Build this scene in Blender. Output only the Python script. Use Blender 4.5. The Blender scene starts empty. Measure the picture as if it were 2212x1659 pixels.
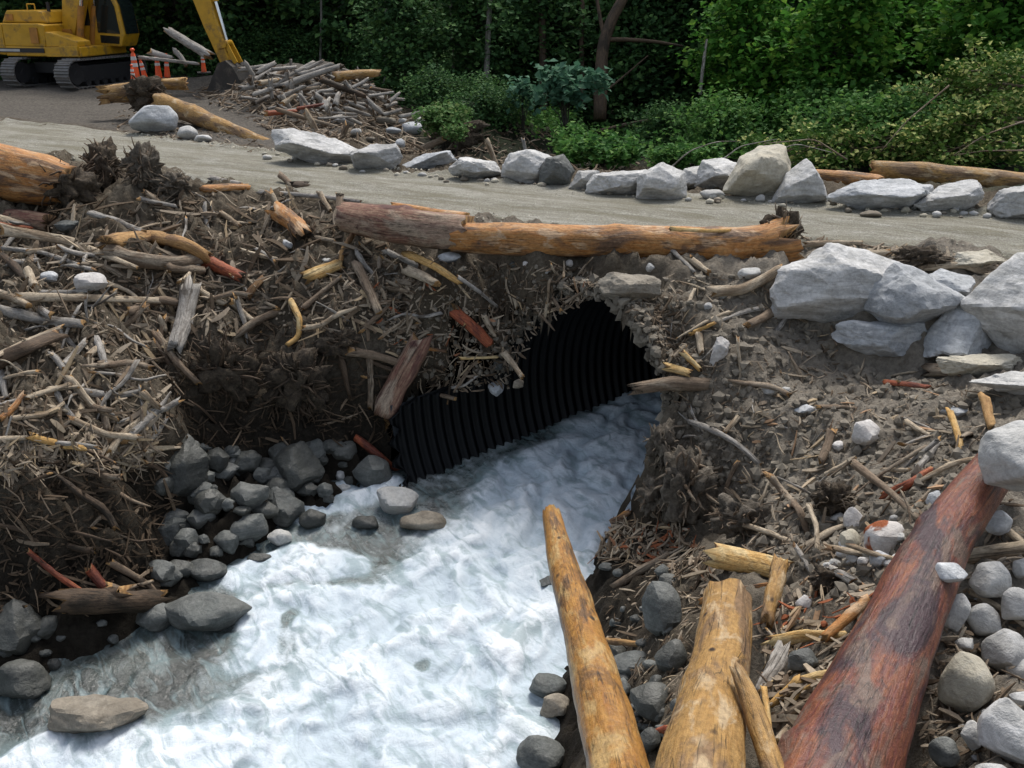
import bpy, bmesh, math, random
import numpy as np
from mathutils import Vector, Matrix
from mathutils.geometry import delaunay_2d_cdt
R = math.radians
S = bpy.context.scene
COL = S.collection
rng = np.random.RandomState(7)
random.seed(7)

# ------------------------------------------------------------ camera, sky, sun, exposure
CAMH, FPX, CX, CY = 3.3, 2150.0, 1106.0, 829.5
PITCH = math.atan((CY + 25) / FPX)
cam = bpy.data.cameras.new('camera'); co = bpy.data.objects.new('camera', cam); COL.objects.link(co)
co.location = (0, 0, CAMH); co.rotation_euler = (math.pi / 2 - PITCH, 0, 0)
cam.sensor_width = 36; cam.lens = 36 * FPX / 2212; cam.clip_end = 1500; cam.clip_start = 0.1
S.camera = co
SUN_EL, SUN_AZ = R(58), R(20)          # azimuth measured from +Y towards +X
w = bpy.data.worlds.new('World'); S.world = w; w.use_nodes = True
nt = w.node_tree; nt.nodes.clear()
wo = nt.nodes.new('ShaderNodeOutputWorld'); bg = nt.nodes.new('ShaderNodeBackground'); sk = nt.nodes.new('ShaderNodeTexSky')
sk.sky_type = 'NISHITA'; sk.sun_disc = False; sk.sun_elevation = SUN_EL; sk.sun_rotation = SUN_AZ
sk.air_density = 1.2; sk.dust_density = 3.5; sk.ozone_density = 1.0
bg.inputs['Strength'].default_value = 0.118
hs = nt.nodes.new('ShaderNodeHueSaturation'); hs.inputs['Saturation'].default_value = .55      # overcast: a whiter sky
nt.links.new(sk.outputs[0], hs.inputs['Color']); nt.links.new(hs.outputs[0], bg.inputs[0]); nt.links.new(bg.outputs[0], wo.inputs[0])
sl = bpy.data.lights.new('sun', 'SUN'); sl.energy = 2.0; sl.angle = R(20); sl.color = (1, .96, .9)
so = bpy.data.objects.new('sun', sl); COL.objects.link(so)
sd = Vector((math.sin(SUN_AZ) * math.cos(SUN_EL), math.cos(SUN_AZ) * math.cos(SUN_EL), math.sin(SUN_EL)))
so.rotation_euler = (-sd).to_track_quat('-Z', 'Y').to_euler(); so.location = (0, 0, 30)
S.view_settings.view_transform = 'Standard'; S.view_settings.look = 'None'
S.view_settings.exposure = 0.65; S.view_settings.gamma = 1; S.view_settings.use_curve_mapping = False

# ------------------------------------------------------------ pixel helpers (2212 x 1659 picture)
FW = np.array([0, math.cos(PITCH), -math.sin(PITCH)]); UP = np.array([0, math.sin(PITCH), math.cos(PITCH)])
RT = np.array([1., 0, 0]); C0 = np.array([0, 0, CAMH])
def ray(px, py): return FW + RT * (px - CX) / FPX - UP * (py - CY) / FPX
def P(px, py, d): return C0 + d * ray(px, py)
def PZ(px, py, z):
    r = ray(px, py); return C0 + r * ((z - CAMH) / r[2])

# ------------------------------------------------------------ numpy noise
def _h(ix, iy, iz, s):
    n = (ix.astype(np.int64) * 374761393 + iy.astype(np.int64) * 668265263 + iz.astype(np.int64) * 2147483647 + s * 1274126177) & 0xffffffff
    n = ((n ^ (n >> 13)) * 1274126177) & 0xffffffff
    n = ((n ^ (n >> 16)) * 2246822519) & 0xffffffff
    return ((n ^ (n >> 15)) & 0xffff) / 32767.5 - 1
def vnoise(p, s=0):
    p = np.asarray(p, float); f = np.floor(p); t = p - f; t = t * t * (3 - 2 * t); i = f.astype(np.int64)
    r = 0
    for a in (0, 1):
        for b in (0, 1):
            for c in (0, 1):
                wgt = (t[:, 0] if a else 1 - t[:, 0]) * (t[:, 1] if b else 1 - t[:, 1]) * (t[:, 2] if c else 1 - t[:, 2])
                r = r + wgt * _h(i[:, 0] + a, i[:, 1] + b, i[:, 2] + c, s)
    return r
def fbm(p, o=4, s=0, g=.5):
    p = np.asarray(p, float); r = 0; a = 1
    for k in range(o):
        r = r + a * vnoise(p * 2 ** k + 17.3 * k, s + k); a *= g
    return r
def ridged(p, o=4, s=0):
    p = np.asarray(p, float); r = 0; a = 1
    for k in range(o):
        r = r + a * (1 - 2 * np.abs(vnoise(p * 2 ** k + 7.1 * k, s + k))); a *= .5
    return r

# ------------------------------------------------------------ object helpers
def tag(o, label=None, cat=None, group=None, kind=None):
    if label: o['label'] = label
    if cat: o['category'] = cat
    if group: o['group'] = group
    if kind: o['kind'] = kind
    return o
def mk(name, v, f, mats, parent=None, uv=None, smooth=True, fm=None, attr=None, loc=None):
    """one mesh object out of arrays; v may be moved so that its origin sits at its base"""
    v = np.asarray(v, float)
    if loc is None and parent is None:
        loc = np.array([(v[:, 0].min() + v[:, 0].max()) / 2, (v[:, 1].min() + v[:, 1].max()) / 2, v[:, 2].min()])
    if loc is not None: v = v - np.asarray(loc)
    me = bpy.data.meshes.new(name)
    if isinstance(f, np.ndarray) and f.ndim == 2:
        k = f.shape[1]; n = len(f)
        me.vertices.add(len(v)); me.vertices.foreach_set('co', v.astype(np.float32).ravel())
        me.loops.add(n * k); me.loops.foreach_set('vertex_index', f.astype(np.int32).ravel())
        me.polygons.add(n); me.polygons.foreach_set('loop_start', np.arange(0, n * k, k, dtype=np.int32))
        me.update(calc_edges=True)
    else:
        me.from_pydata(v.tolist(), [], [list(map(int, q)) for q in f]); me.update()
    for m in (mats if isinstance(mats, (list, tuple)) else [mats]): me.materials.append(m)
    if fm is not None: me.polygons.foreach_set('material_index', np.asarray(fm, np.int32))
    if uv is not None:
        ul = me.uv_layers.new(name='UVMap')
        li = np.empty(len(me.loops), np.int32); me.loops.foreach_get('vertex_index', li)
        uv = np.asarray(uv, np.float32)
        ul.data.foreach_set('uv', (uv if len(uv) == len(li) else uv[li]).astype(np.float32).ravel())
    if attr:
        for nm, (dom, arr) in attr.items():
            a = me.attributes.new(nm, 'FLOAT', dom); a.data.foreach_set('value', np.asarray(arr, np.float32))
    me.polygons.foreach_set('use_smooth', np.full(len(me.polygons), bool(smooth)))
    o = bpy.data.objects.new(name, me); COL.objects.link(o)
    if loc is not None: o.location = Vector(loc)
    if parent is not None: o.parent = parent
    return o
def empty(name, loc, rz=0):
    o = bpy.data.objects.new(name, None); COL.objects.link(o); o.location = Vector(loc); o.rotation_euler = (0, 0, rz)
    o.empty_display_size = .2
    return o

# ------------------------------------------------------------ materials
MT = {}
class NB:
    def __init__(s, name):
        s.m = bpy.data.materials.new(name); s.m.use_nodes = True; s.t = s.m.node_tree; s.t.nodes.clear(); MT[name] = s.m
        s.out = s.n('ShaderNodeOutputMaterial'); s.b = s.n('ShaderNodeBsdfPrincipled')
        s.l(s.b.outputs[0], s.out.inputs[0])
    def n(s, ty, **k):
        x = s.t.nodes.new(ty)
        for a, b in k.items(): setattr(x, a, b)
        return x
    def l(s, a, b): s.t.links.new(a, b)
    def coord(s, kind='Object', scale=(1, 1, 1), rnd=True):
        tc = s.n('ShaderNodeTexCoord'); mp = s.n('ShaderNodeMapping'); mp.inputs['Scale'].default_value = scale
        s.l(tc.outputs[kind], mp.inputs[0])
        if rnd:
            oi = s.n('ShaderNodeObjectInfo'); mu = s.n('ShaderNodeMath', operation='MULTIPLY'); mu.inputs[1].default_value = 37
            s.l(oi.outputs['Random'], mu.inputs[0]); cb = s.n('ShaderNodeCombineXYZ')
            for i in range(3): s.l(mu.outputs[0], cb.inputs[i])
            s.l(cb.outputs[0], mp.inputs['Location'])
        return mp.outputs[0]
    def noise(s, c, sc, det=4, ro=.55, dist=0):
        x = s.n('ShaderNodeTexNoise'); x.inputs['Scale'].default_value = sc; x.inputs['Detail'].default_value = det
        x.inputs['Roughness'].default_value = ro; x.inputs['Distortion'].default_value = dist
        if c is not None: s.l(c, x.inputs['Vector'])
        return x.outputs[0]
    def ramp(s, f, st):
        x = s.n('ShaderNodeValToRGB'); e = x.color_ramp.elements
        while len(e) < len(st): e.new(.5)
        for i, (p, c) in enumerate(st):
            e[i].position = p; e[i].color = (c, c, c, 1) if isinstance(c, (int, float)) else (*c, 1)
        s.l(f, x.inputs[0]); return x.outputs[0]
    def mix(s, f, a, b, ty='MIX'):
        x = s.n('ShaderNodeMix', data_type='RGBA', blend_type=ty)
        for i, q in ((0, f), (6, a), (7, b)):
            if isinstance(q, (int, float)): x.inputs[i].default_value = q if i == 0 else (q, q, q, 1)
            elif isinstance(q, tuple): x.inputs[i].default_value = (*q, 1)
            else: s.l(q, x.inputs[i])
        return x.outputs[2]
    def mul(s, f, k):
        x = s.n('ShaderNodeMath', operation='MULTIPLY'); s.l(f, x.inputs[0])
        if isinstance(k, (int, float)): x.inputs[1].default_value = k
        else: s.l(k, x.inputs[1])
        return x.outputs[0]
    def add(s, f, k):
        x = s.n('ShaderNodeMath', operation='ADD'); s.l(f, x.inputs[0])
        if isinstance(k, (int, float)): x.inputs[1].default_value = k
        else: s.l(k, x.inputs[1])
        return x.outputs[0]
    def att(s, nm):
        x = s.n('ShaderNodeAttribute'); x.attribute_name = nm; return x.outputs['Fac']
    def bump(s, h, st=.5, d=.02):
        x = s.n('ShaderNodeBump'); x.inputs['Strength'].default_value = st; x.inputs['Distance'].default_value = d
        s.l(h, x.inputs['Height']); s.l(x.outputs[0], s.b.inputs['Normal'])
    def col(s, c):
        if isinstance(c, tuple): s.b.inputs['Base Color'].default_value = (*c, 1)
        else: s.l(c, s.b.inputs['Base Color'])
    def set(s, **k):
        for a, b in k.items(): s.b.inputs[a.replace('_', ' ')].default_value = b
        return s

def wood(name, a, b, c, d=None, patch=1.6, rough=.8, grain=.5, spec=.25, knots=False, bump=.9):
    """a main, b streaks, c patches (bark left or mud), d second patch colour; UV in metres (u round, v along)"""
    n = NB(name)
    g = n.coord('UV', (26, 2.2, 1)); gr = n.noise(g, 1.6, 5, .65, .5)
    pc = n.coord('UV', (2.2, .75, 1)); pn = n.noise(pc, patch, 5, .6, .8)
    fine = n.noise(n.coord('UV', (10, 6, 1)), 3, 5, .7)
    col = n.mix(n.ramp(gr, [(.38, 0), (.66, 1)]), a, b)
    col = n.mix(n.ramp(pn, [(.50, 0), (.60, 1)]), col, c)
    if d is not None:
        pn2 = n.noise(n.coord('UV', (3.1, 1.1, 1)), patch * 1.4, 4, .6, .6)
        col = n.mix(n.ramp(pn2, [(.54, 0), (.64, 1)]), col, d)
    if knots:
        vo = n.n('ShaderNodeTexVoronoi'); vo.inputs['Scale'].default_value = 1.0
        n.l(n.coord('UV', (5, 3.2, 1)), vo.inputs['Vector'])
        kn = n.ramp(vo.outputs['Distance'], [(.07, 1), (.15, 0)])
        col = n.mix(kn, col, (.035, .02, .012))
    crk = n.ramp(n.noise(n.coord('UV', (13, .55, 1)), 1.3, 3, .55, .9), [(.478, 0), (.497, 1), (.503, 1), (.522, 0)])
    crm = n.mul(crk, n.ramp(pn, [(.42, 0), (.5, .85)]))
    col = n.mix(crm, col, n.mix(1.0, col, .18, 'MULTIPLY'))
    col = n.mix(n.mul(n.ramp(fine, [(.35, 1), (.6, 0)]), .6), col, n.mix(1.0, col, .38, 'MULTIPLY'))
    n.col(col); n.set(Roughness=rough); n.b.inputs['Specular IOR Level'].default_value = spec
    n.bump(n.add(n.mul(gr, grain), n.mul(fine, .7)), bump, .02)
    return n.m
def rockmat(name, a, b, c, vein=(.62, .63, .63), vs=.25, rough=.85, lay=1.0, spec=.25, patch=None):
    n = NB(name); oc = n.coord('Object')
    big = n.noise(oc, 1.7, 5, .6, .3); fine = n.noise(oc, 24, 5, .7); mid = n.noise(oc, 7, 5, .65, .4)
    ly = n.noise(n.coord('Object', (1.2, 1.2, 7)), 1.6, 5, .6, 1.2)
    col = n.mix(n.ramp(big, [(.36, 0), (.62, 1)]), a, b)
    col = n.mix(n.mul(n.ramp(ly, [(.45, 0), (.58, 1)]), .65 * lay), col, c)
    vn = n.ramp(n.noise(oc, 2.3, 3, .5, 1.8), [(.485, 0), (.5, 1), (.515, 0)])
    col = n.mix(n.mul(vn, vs), col, vein)
    oi = n.n('ShaderNodeObjectInfo')
    col = n.mix(.30, col, n.ramp(oi.outputs['Random'], [(0, tuple(x * .55 for x in a)), (.5, b), (1, tuple(min(1, x * 1.35) for x in a))]))
    if patch: col = n.mix(n.ramp(n.noise(oc, 3.0, 3, .5, .5), [(.52, 0), (.57, 1)]), col, patch)
    col = n.mix(n.mul(n.ramp(fine, [(.3, 1), (.6, 0)]), .45), col, n.mix(1.0, col, .4, 'MULTIPLY'))
    col = n.mix(n.mul(n.ramp(mid, [(.3, 1), (.55, 0)]), .4), col, n.mix(1.0, col, .5, 'MULTIPLY'))
    n.col(col); n.set(Roughness=rough); n.b.inputs['Specular IOR Level'].default_value = spec
    n.bump(n.add(n.mul(mid, 1.2), n.mul(fine, .35)), .9, .025)
    return n.m
def plain(name, c, rough=.5, metal=0, var=.25, sc=3, dirt=None, spec=.5):
    n = NB(name); oc = n.coord('Object'); q = n.noise(oc, sc, 5, .6)
    col = n.mix(n.mul(n.ramp(q, [(.35, 1), (.65, 0)]), 1.0), c, tuple(x * (1 - var) for x in c))
    if dirt: col = n.mix(n.ramp(n.noise(oc, sc * .8, 5, .7), [(.52, 0), (.66, .85)]), col, dirt)
    n.col(col); n.set(Roughness=rough, Metallic=metal); n.b.inputs['Specular IOR Level'].default_value = spec
    return n.m
def leafmat(name, a, b, c, tr=.35, sc=.9):
    n = NB(name); oc = n.coord('Object'); q = n.noise(oc, sc, 3, .6); r = n.att('rnd')
    col = n.mix(n.ramp(q, [(.38, 0), (.62, 1)]), a, b)
    col = n.mix(n.ramp(r, [(.72, 0), (.9, 1)]), col, c)
    col = n.mix(n.ramp(r, [(0, .55), (.3, 0)]), col, tuple(x * .5 for x in a))
    n.col(col); n.set(Roughness=.7); n.b.inputs['Specular IOR Level'].default_value = .12
    t = n.n('ShaderNodeBsdfTranslucent'); n.l(col, t.inputs[0]); mx = n.n('ShaderNodeMixShader'); mx.inputs[0].default_value = tr
    n.l(n.b.outputs[0], mx.inputs[1]); n.l(t.outputs[0], mx.inputs[2]); n.l(mx.outputs[0], n.out.inputs[0])
    return n.m

W_ORANGE = wood('stripped_orange_wood', (.42, .17, .045), (.50, .28, .11), (.17, .10, .06), (.55, .37, .22), rough=.6)
W_YELLOW = wood('wet_yellow_wood', (.42, .215, .05), (.32, .14, .03), (.16, .085, .035), (.46, .30, .12), rough=.38, spec=.4, knots=True)
W_TANLOG = wood('tan_log_wood', (.41, .245, .085), (.30, .165, .05), (.22, .135, .07), (.46, .34, .2), rough=.6, knots=True)
W_REDBARK = wood('wet_red_bark', (.14, .038, .032), (.25, .09, .036), (.055, .028, .034), (.16, .105, .08), patch=1.25, rough=.38, spec=.35)
W_REDWOOD = wood('bark_log_wood', (.17, .07, .055), (.36, .24, .16), (.40, .31, .23), (.12, .06, .05), patch=1.0)
W_GREY = wood('weathered_grey_wood', (.35, .33, .30), (.21, .19, .165), (.42, .39, .35), (.14, .12, .10))
W_PALE = wood('pale_split_wood', (.41, .33, .235), (.50, .425, .32), (.26, .195, .13), rough=.85)
W_BROWN = wood('brown_stick_wood', (.225, .17, .12), (.155, .11, .075), (.31, .255, .19), rough=.85)
W_DARK = wood('dark_wet_wood', (.075, .052, .035), (.12, .08, .05), (.04, .03, .02), rough=.7)
W_GOLD = wood('fresh_split_wood', (.60, .40, .16), (.50, .27, .08), (.66, .50, .26), rough=.8)
W_RED = wood('red_shard_wood', (.27, .06, .03), (.35, .12, .05), (.14, .04, .025), rough=.6)
W_END = wood('cut_wood_end', (.45, .28, .12), (.34, .18, .07), (.22, .13, .07))
K_GREY = rockmat('quarry_grey_rock', (.43, .43, .425), (.62, .615, .60), (.22, .22, .205), lay=1.0, vs=.5)
K_BLUE = rockmat('blue_grey_rock', (.39, .41, .43), (.58, .59, .60), (.23, .245, .25), lay=.9, vs=.4)
K_BEIGE = rockmat('beige_rock', (.44, .40, .31), (.52, .49, .41), (.34, .29, .20), lay=.5, vs=.1)
K_COB = rockmat('pale_cobble_rock', (.43, .43, .42), (.52, .51, .48), (.33, .33, .33), lay=.3, vs=.1)
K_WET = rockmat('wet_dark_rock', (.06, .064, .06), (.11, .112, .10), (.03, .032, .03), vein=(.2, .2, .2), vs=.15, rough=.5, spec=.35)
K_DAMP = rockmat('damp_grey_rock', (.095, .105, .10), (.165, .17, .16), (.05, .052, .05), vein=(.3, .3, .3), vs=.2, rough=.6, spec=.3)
K_BROWN = rockmat('brown_dirty_rock', (.22, .185, .14), (.30, .27, .22), (.13, .11, .085), vs=.1)
K_WHITE = rockmat('white_quartz_rock', (.60, .57, .54), (.68, .66, .63), (.42, .38, .36), vs=.1)
K_RUST = rockmat('rust_patched_white_rock', (.58, .56, .54), (.66, .64, .62), (.45, .40, .36), vs=.1, patch=(.30, .09, .035))
# ------------------------------------------------------------ ground
# culvert axis: it leaves the mouth towards the right and away
CAX = np.array([math.sin(R(60)), math.cos(R(60)), 0.0]); CFAR = np.array([-CAX[1], CAX[0], 0.0])
CRW = PZ(1300, 640, -.5); CR = 1.6
CCEN = np.array([CRW[0], CRW[1], CRW[2] - CR])
def pipe_e(th):
    """how far the mouth runs out (m) at angle th from the crown, + on the far side"""
    t = np.degrees(th)
    return np.interp(t, [-180, -150, -125, -100, -60, -5, 0, 40, 84, 92, 120, 180], [.5, .3, .2, .1, 0, 0, 0, .25, .7, 2.35, 2.5, 2.0])
LINES = [
 # near road edge, far road edge (z = 0)
 [(-900,250,0),(-300,292,0),(0,322,0),(190,350,0),(350,372,0),(600,418,0),(750,440,0),(1000,488,0),(1300,505,0),(1700,512,0),(1900,528,0),(2212,560,0),(2700,610,0),(3400,680,0)],
 [(-900,190,0),(-200,238,0),(0,262,0),(250,285,0),(600,328,0),(900,375,0),(1250,402,0),(1600,425,0),(2212,470,0),(2700,512,0),(3400,570,0)],
 # brow of the left bank
 [(-900,980,-1.6),(-300,960,-1.6),(0,955,-1.6),(200,940,-1.75),(320,925,-1.85),(365,800,-1.6),(420,720,-1.35),(560,690,-1.2),(700,720,-1.3),(800,775,-1.6),(880,850,-2.1)],
 # its toe
 [(-900,1330,-3.4),(-300,1325,-3.4),(0,1325,-3.4),(200,1320,-3.4),(325,1280,-3.35),(365,1140,-3.2),(450,1050,-3.0),(600,1000,-2.9),(740,965,-2.85),(850,985,-3.0)],
 # waterline left
 [(0,1500,-3.95),(150,1440,-3.9),(350,1330,-3.7),(500,1200,-3.5),(700,1105,-3.38),(860,1065,-3.38)],
 # bed
 [(950,1120,-4.2),(700,1250,-4.3),(400,1480,-4.4),(0,1659,-4.5)],
 [(1300,1140,-4.1),(1190,1300,-4.3),(1130,1500,-4.4),(1080,1659,-4.5)],
 # right toe
 [(1402,1055,-2.75),(1338,1112,-3.08),(1285,1200,-3.25),(1300,1300,-3.25),(1250,1450,-3.5),(1215,1659,-3.65)],
 # right brow
 [(1330,640,-.30),(1385,690,-.45),(1428,760,-.80),(1440,820,-1.08),(1444,900,-1.46),(1446,960,-1.85),(1440,1010,-2.15),(1500,1080,-2.2),(1560,1130,-2.25)],
]
PTS = [
 (-900,500,-.5),(-300,430,-.1),(0,480,-.2),(200,405,.05),(200,480,-.15),(400,425,0),(450,500,-.35),(600,445,-.05),(700,475,-.12),(760,530,-.35),
 (-900,700,-1),(-300,650,-.9),(0,650,-.8),(250,620,-.7),(500,600,-.75),(700,600,-.7),(900,575,-.3),(1000,565,-.22),(0,800,-1.2),(200,800,-1.3),(320,760,-1.3),(450,665,-1.05),
 (880,700,-1.15),(1000,640,-.6),(1000,760,-1.45),(1150,645,-.55),(1300,605,-.25),(1200,660,-.75),(1110,760,-1.5),(1090,835,-1.95),(1150,560,-.16),(1300,570,-.18),(1450,585,-.2),(1400,630,-.35),
 (1550,580,-.2),(1700,600,-.18),(1600,660,-.5),(1700,700,-.8),(1520,720,-.62),(1520,800,-.98),(1600,780,-.9),(1800,800,-1.15),(2000,800,-1.0),(2212,800,-.8),(2212,640,-.25),(1900,600,-.12),(2700,800,-.6),
 (1520,900,-1.45),(1600,900,-1.4),(1600,1000,-1.75),(1800,950,-1.3),(2000,950,-.95),(2212,950,-.6),(2700,1000,-.5),(1700,1100,-1.7),(1620,1180,-2.0),(1900,1150,-1.1),(2100,1100,-.6),(2212,1150,-.5),
 (1500,1230,-2.35),(1600,1320,-1.75),(1450,1390,-2.3),(1400,1550,-2.4),(1350,1640,-2.5),(1800,1350,-1.25),(1700,1580,-1.3),(1520,1659,-1.6),(2000,1500,-.75),(2100,1300,-.6),(2212,1500,-.4),(2212,1300,-.5),(2150,1659,-.4),(1900,1659,-.9),(3000,1500,-.4),
 # beyond the road
 (-300,185,.18),(0,183,.18),(150,184,.18),(300,190,.16),(0,225,.1),(300,240,.1),(150,160,.22),(420,230,.1),(520,290,.05),
 (560,145,.75),(640,135,1.2),(720,130,1.35),(800,165,.9),(860,235,-.1),(600,200,.55),(700,210,.5),(780,230,.2),(560,250,.15),(700,290,0),(860,300,-.3),(480,165,.35),(470,215,-.05),(400,210,.05),(400,135,.5),
 (950,300,-.3),(1040,240,.1),(1000,340,-.3),(1100,300,-1.1),(1250,350,-.8),(1400,340,-.9),(1600,330,-.9),(1750,360,-.6),(2212,380,-.5),(2700,420,-.4),(3400,480,-.4),
 (1000,200,-1.0),(1500,200,-1.6),(2000,220,-1.8),
]
WPT = [(-60,2,-6),(-8,3,-6),(-3,2,-6),(0,3,-6),(-6,6.5,-5.2),(-3,6,-5.3),(-1,6,-5.2),(1.3,12.5,-4.3),(.62,12.85,-4.3),(.22,13.05,-4.3),(.06,12.9,-4.3),(-.8,12.8,-4.3),(-1.5,12.7,-4.3),(1.42,11.75,-4.3),(1.2,12.0,-4.3),(1.05,11.6,-4.3),(.9,3.8,-2.0),(1.3,3,-1.0),(2.5,2.5,-.9),(4,1,-.5),(10,2,-.3),(60,2,-.3),(.6,-5,-2),(60,-40,0),(-60,-40,-6),(0,-40,-6),
       (-60,20,-.2),(60,20,-.2),(-26,44,.4),(-10,46,.2),(0,44,-1.4),(14,42,-1.8),(30,36,-1.4),(-60,60,1),(0,60,0),(40,60,2),(-60,100,8),(0,110,10),(60,100,22),(200,120,40),(-200,120,20),
       (-200,300,40),(200,300,80),(0,300,50),(-200,-40,0),(200,-40,0),(-200,30,0),(200,30,0),(90,60,8),(3.2,5.2,-.9)]
def build_height():
    vs, ed = [], []
    for L in LINES:
        b = len(vs)
        for (a, c, z) in L: vs.append(PZ(a, c, z))
        ed += [(b + i, b + i + 1) for i in range(len(L) - 1)]
    for (a, c, z) in PTS: vs.append(PZ(a, c, z))
    for q in WPT: vs.append(np.array(q, float))
    V = np.array(vs)
    r = delaunay_2d_cdt([Vector((q[0], q[1])) for q in V], ed, [], 0, 1e-4, True)
    zs = []
    for i, vv in enumerate(r[0]):
        o = r[3][i]
        if len(o): zs.append(V[o[0]][2])
        else:
            d = (V[:, 0] - vv[0]) ** 2 + (V[:, 1] - vv[1]) ** 2; k = np.argsort(d)[:3]; ww = 1 / (d[k] + .01); zs.append((V[k, 2] * ww).sum() / ww.sum())
    V2 = np.array([(vv[0], vv[1]) for vv in r[0]]); zs = np.array(zs)
    return V2, zs, [t for t in r[2] if len(t) == 3]
xs = np.concatenate([-np.geomspace(200, 24, 24), np.arange(-23.5, -10, .35), np.arange(-10, 8.6, .05), np.arange(8.6, 23.5, .3), np.geomspace(24, 200, 24)])
ys = np.concatenate([np.array([-40, -25, -15, -8, -4, -1, 1, 2, 3]), np.arange(3.4, 17.5, .05), np.arange(17.5, 45, .15), np.geomspace(45.5, 300, 40)])
XX, YY = np.meshgrid(xs, ys)
ZZ = np.full(XX.shape, np.nan)
V2, zz, tris = build_height()
for t in tris:
    a, b, c = V2[t[0]], V2[t[1]], V2[t[2]]
    x0, x1 = min(a[0], b[0], c[0]), max(a[0], b[0], c[0]); y0, y1 = min(a[1], b[1], c[1]), max(a[1], b[1], c[1])
    i0, i1 = np.searchsorted(xs, [x0 - 1e-6, x1 + 1e-6]); j0, j1 = np.searchsorted(ys, [y0 - 1e-6, y1 + 1e-6])
    if i1 <= i0 or j1 <= j0: continue
    X = XX[j0:j1, i0:i1]; Y = YY[j0:j1, i0:i1]
    den = (b[1] - c[1]) * (a[0] - c[0]) + (c[0] - b[0]) * (a[1] - c[1])
    if abs(den) < 1e-9: continue
    l0 = ((b[1] - c[1]) * (X - c[0]) + (c[0] - b[0]) * (Y - c[1])) / den
    l1 = ((c[1] - a[1]) * (X - c[0]) + (a[0] - c[0]) * (Y - c[1])) / den
    l2 = 1 - l0 - l1; m = (l0 >= -1e-6) & (l1 >= -1e-6) & (l2 >= -1e-6)
    ZZ[j0:j1, i0:i1][m] = (l0 * zz[t[0]] + l1 * zz[t[1]] + l2 * zz[t[2]])[m]
ZZ[np.isnan(ZZ)] = 0
def blur(a, k):
    for _ in range(k):
        b = np.pad(a, 1, 'edge'); a = (b[1:-1, 1:-1] * 2 + b[:-2, 1:-1] + b[2:, 1:-1] + b[1:-1, :-2] + b[1:-1, 2:]) / 6
    return a
ZB = blur(ZZ, 5); ZZ = ZB.copy()
# polylines of the road edges, as functions y(x)
def edge_fn(L):
    q = np.array([PZ(a, c, 0)[:2] for a, c, _ in L]); q = q[np.argsort(q[:, 0])]; return lambda x: np.interp(x, q[:, 0], q[:, 1])
ROADN, ROADF = edge_fn(LINES[0]), edge_fn(LINES[1])
wob = .18 * vnoise(np.c_[xs * .8, xs * 0, xs * 0], 5) + .07 * vnoise(np.c_[xs * 3, xs * 0, xs * 0], 6)
near_d = YY - (ROADN(XX) + wob[None, :])                # > 0 beyond the near edge
far_d = (ROADF(XX) - wob[None, :]) - YY
on_road = np.clip(np.minimum(near_d, far_d) / .25, 0, 1)
pf = np.c_[XX.ravel(), YY.ravel(), 0 * XX.ravel()]
rough = (.12 * fbm(pf * 1.6, 4, 11) + .075 * ridged(pf * 4.5, 3, 15)).reshape(XX.shape)
fineb = (.022 * ridged(pf * 13, 2, 25)).reshape(XX.shape)
flat = (YY > ROADF(XX)) & (XX < -5) & (YY < 40)
_px = CX + FPX * XX / (YY * FW[1] + 4.5 * -FW[2]); heap_ = np.clip((-XX - .3) / .8, 0, 1) * np.clip((YY - 9) / 1, 0, 1) * np.clip((ROADN(XX) - .7 - YY) / .8, 0, 1)
rough = rough * (1 + .9 * heap_) + heap_ * .07 * ridged(pf * 2.6, 2, 19).reshape(XX.shape)
ZZ += (rough + fineb) * (1 - on_road) * np.where(flat, .35, 1) + (on_road * .02 * fbm(pf * .9, 3, 31).reshape(XX.shape))
_r = np.stack([XX - CCEN[0], YY - CCEN[1]], -1); _al = _r @ CAX[:2]; _lt = _r @ CFAR[:2]
_hm = CCEN[2] + np.sqrt(np.clip((CR + .13 + .05 * fbm(pf * 3, 3, 91).reshape(XX.shape)) ** 2 - _lt ** 2, 0, None))
_m = (_al > -.10 - .5 * np.clip(_lt / CR, 0, 1)) & (_al < 9) & (np.abs(_lt) < CR + .1)
ZZ = np.where(_m, np.maximum(ZZ, _hm), ZZ)
GX, GY = np.gradient(ZZ, xs, axis=1), np.gradient(ZZ, ys, axis=0)
def bil(A, x, y):
    x = np.atleast_1d(x); y = np.atleast_1d(y)
    i = np.clip(np.searchsorted(xs, x) - 1, 0, len(xs) - 2); j = np.clip(np.searchsorted(ys, y) - 1, 0, len(ys) - 2)
    u = np.clip((x - xs[i]) / (xs[i + 1] - xs[i]), 0, 1); v = np.clip((y - ys[j]) / (ys[j + 1] - ys[j]), 0, 1)
    return A[j, i] * (1 - u) * (1 - v) + A[j, i + 1] * u * (1 - v) + A[j + 1, i] * (1 - u) * v + A[j + 1, i + 1] * u * v
def H(x, y): return bil(ZZ, x, y)
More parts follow.
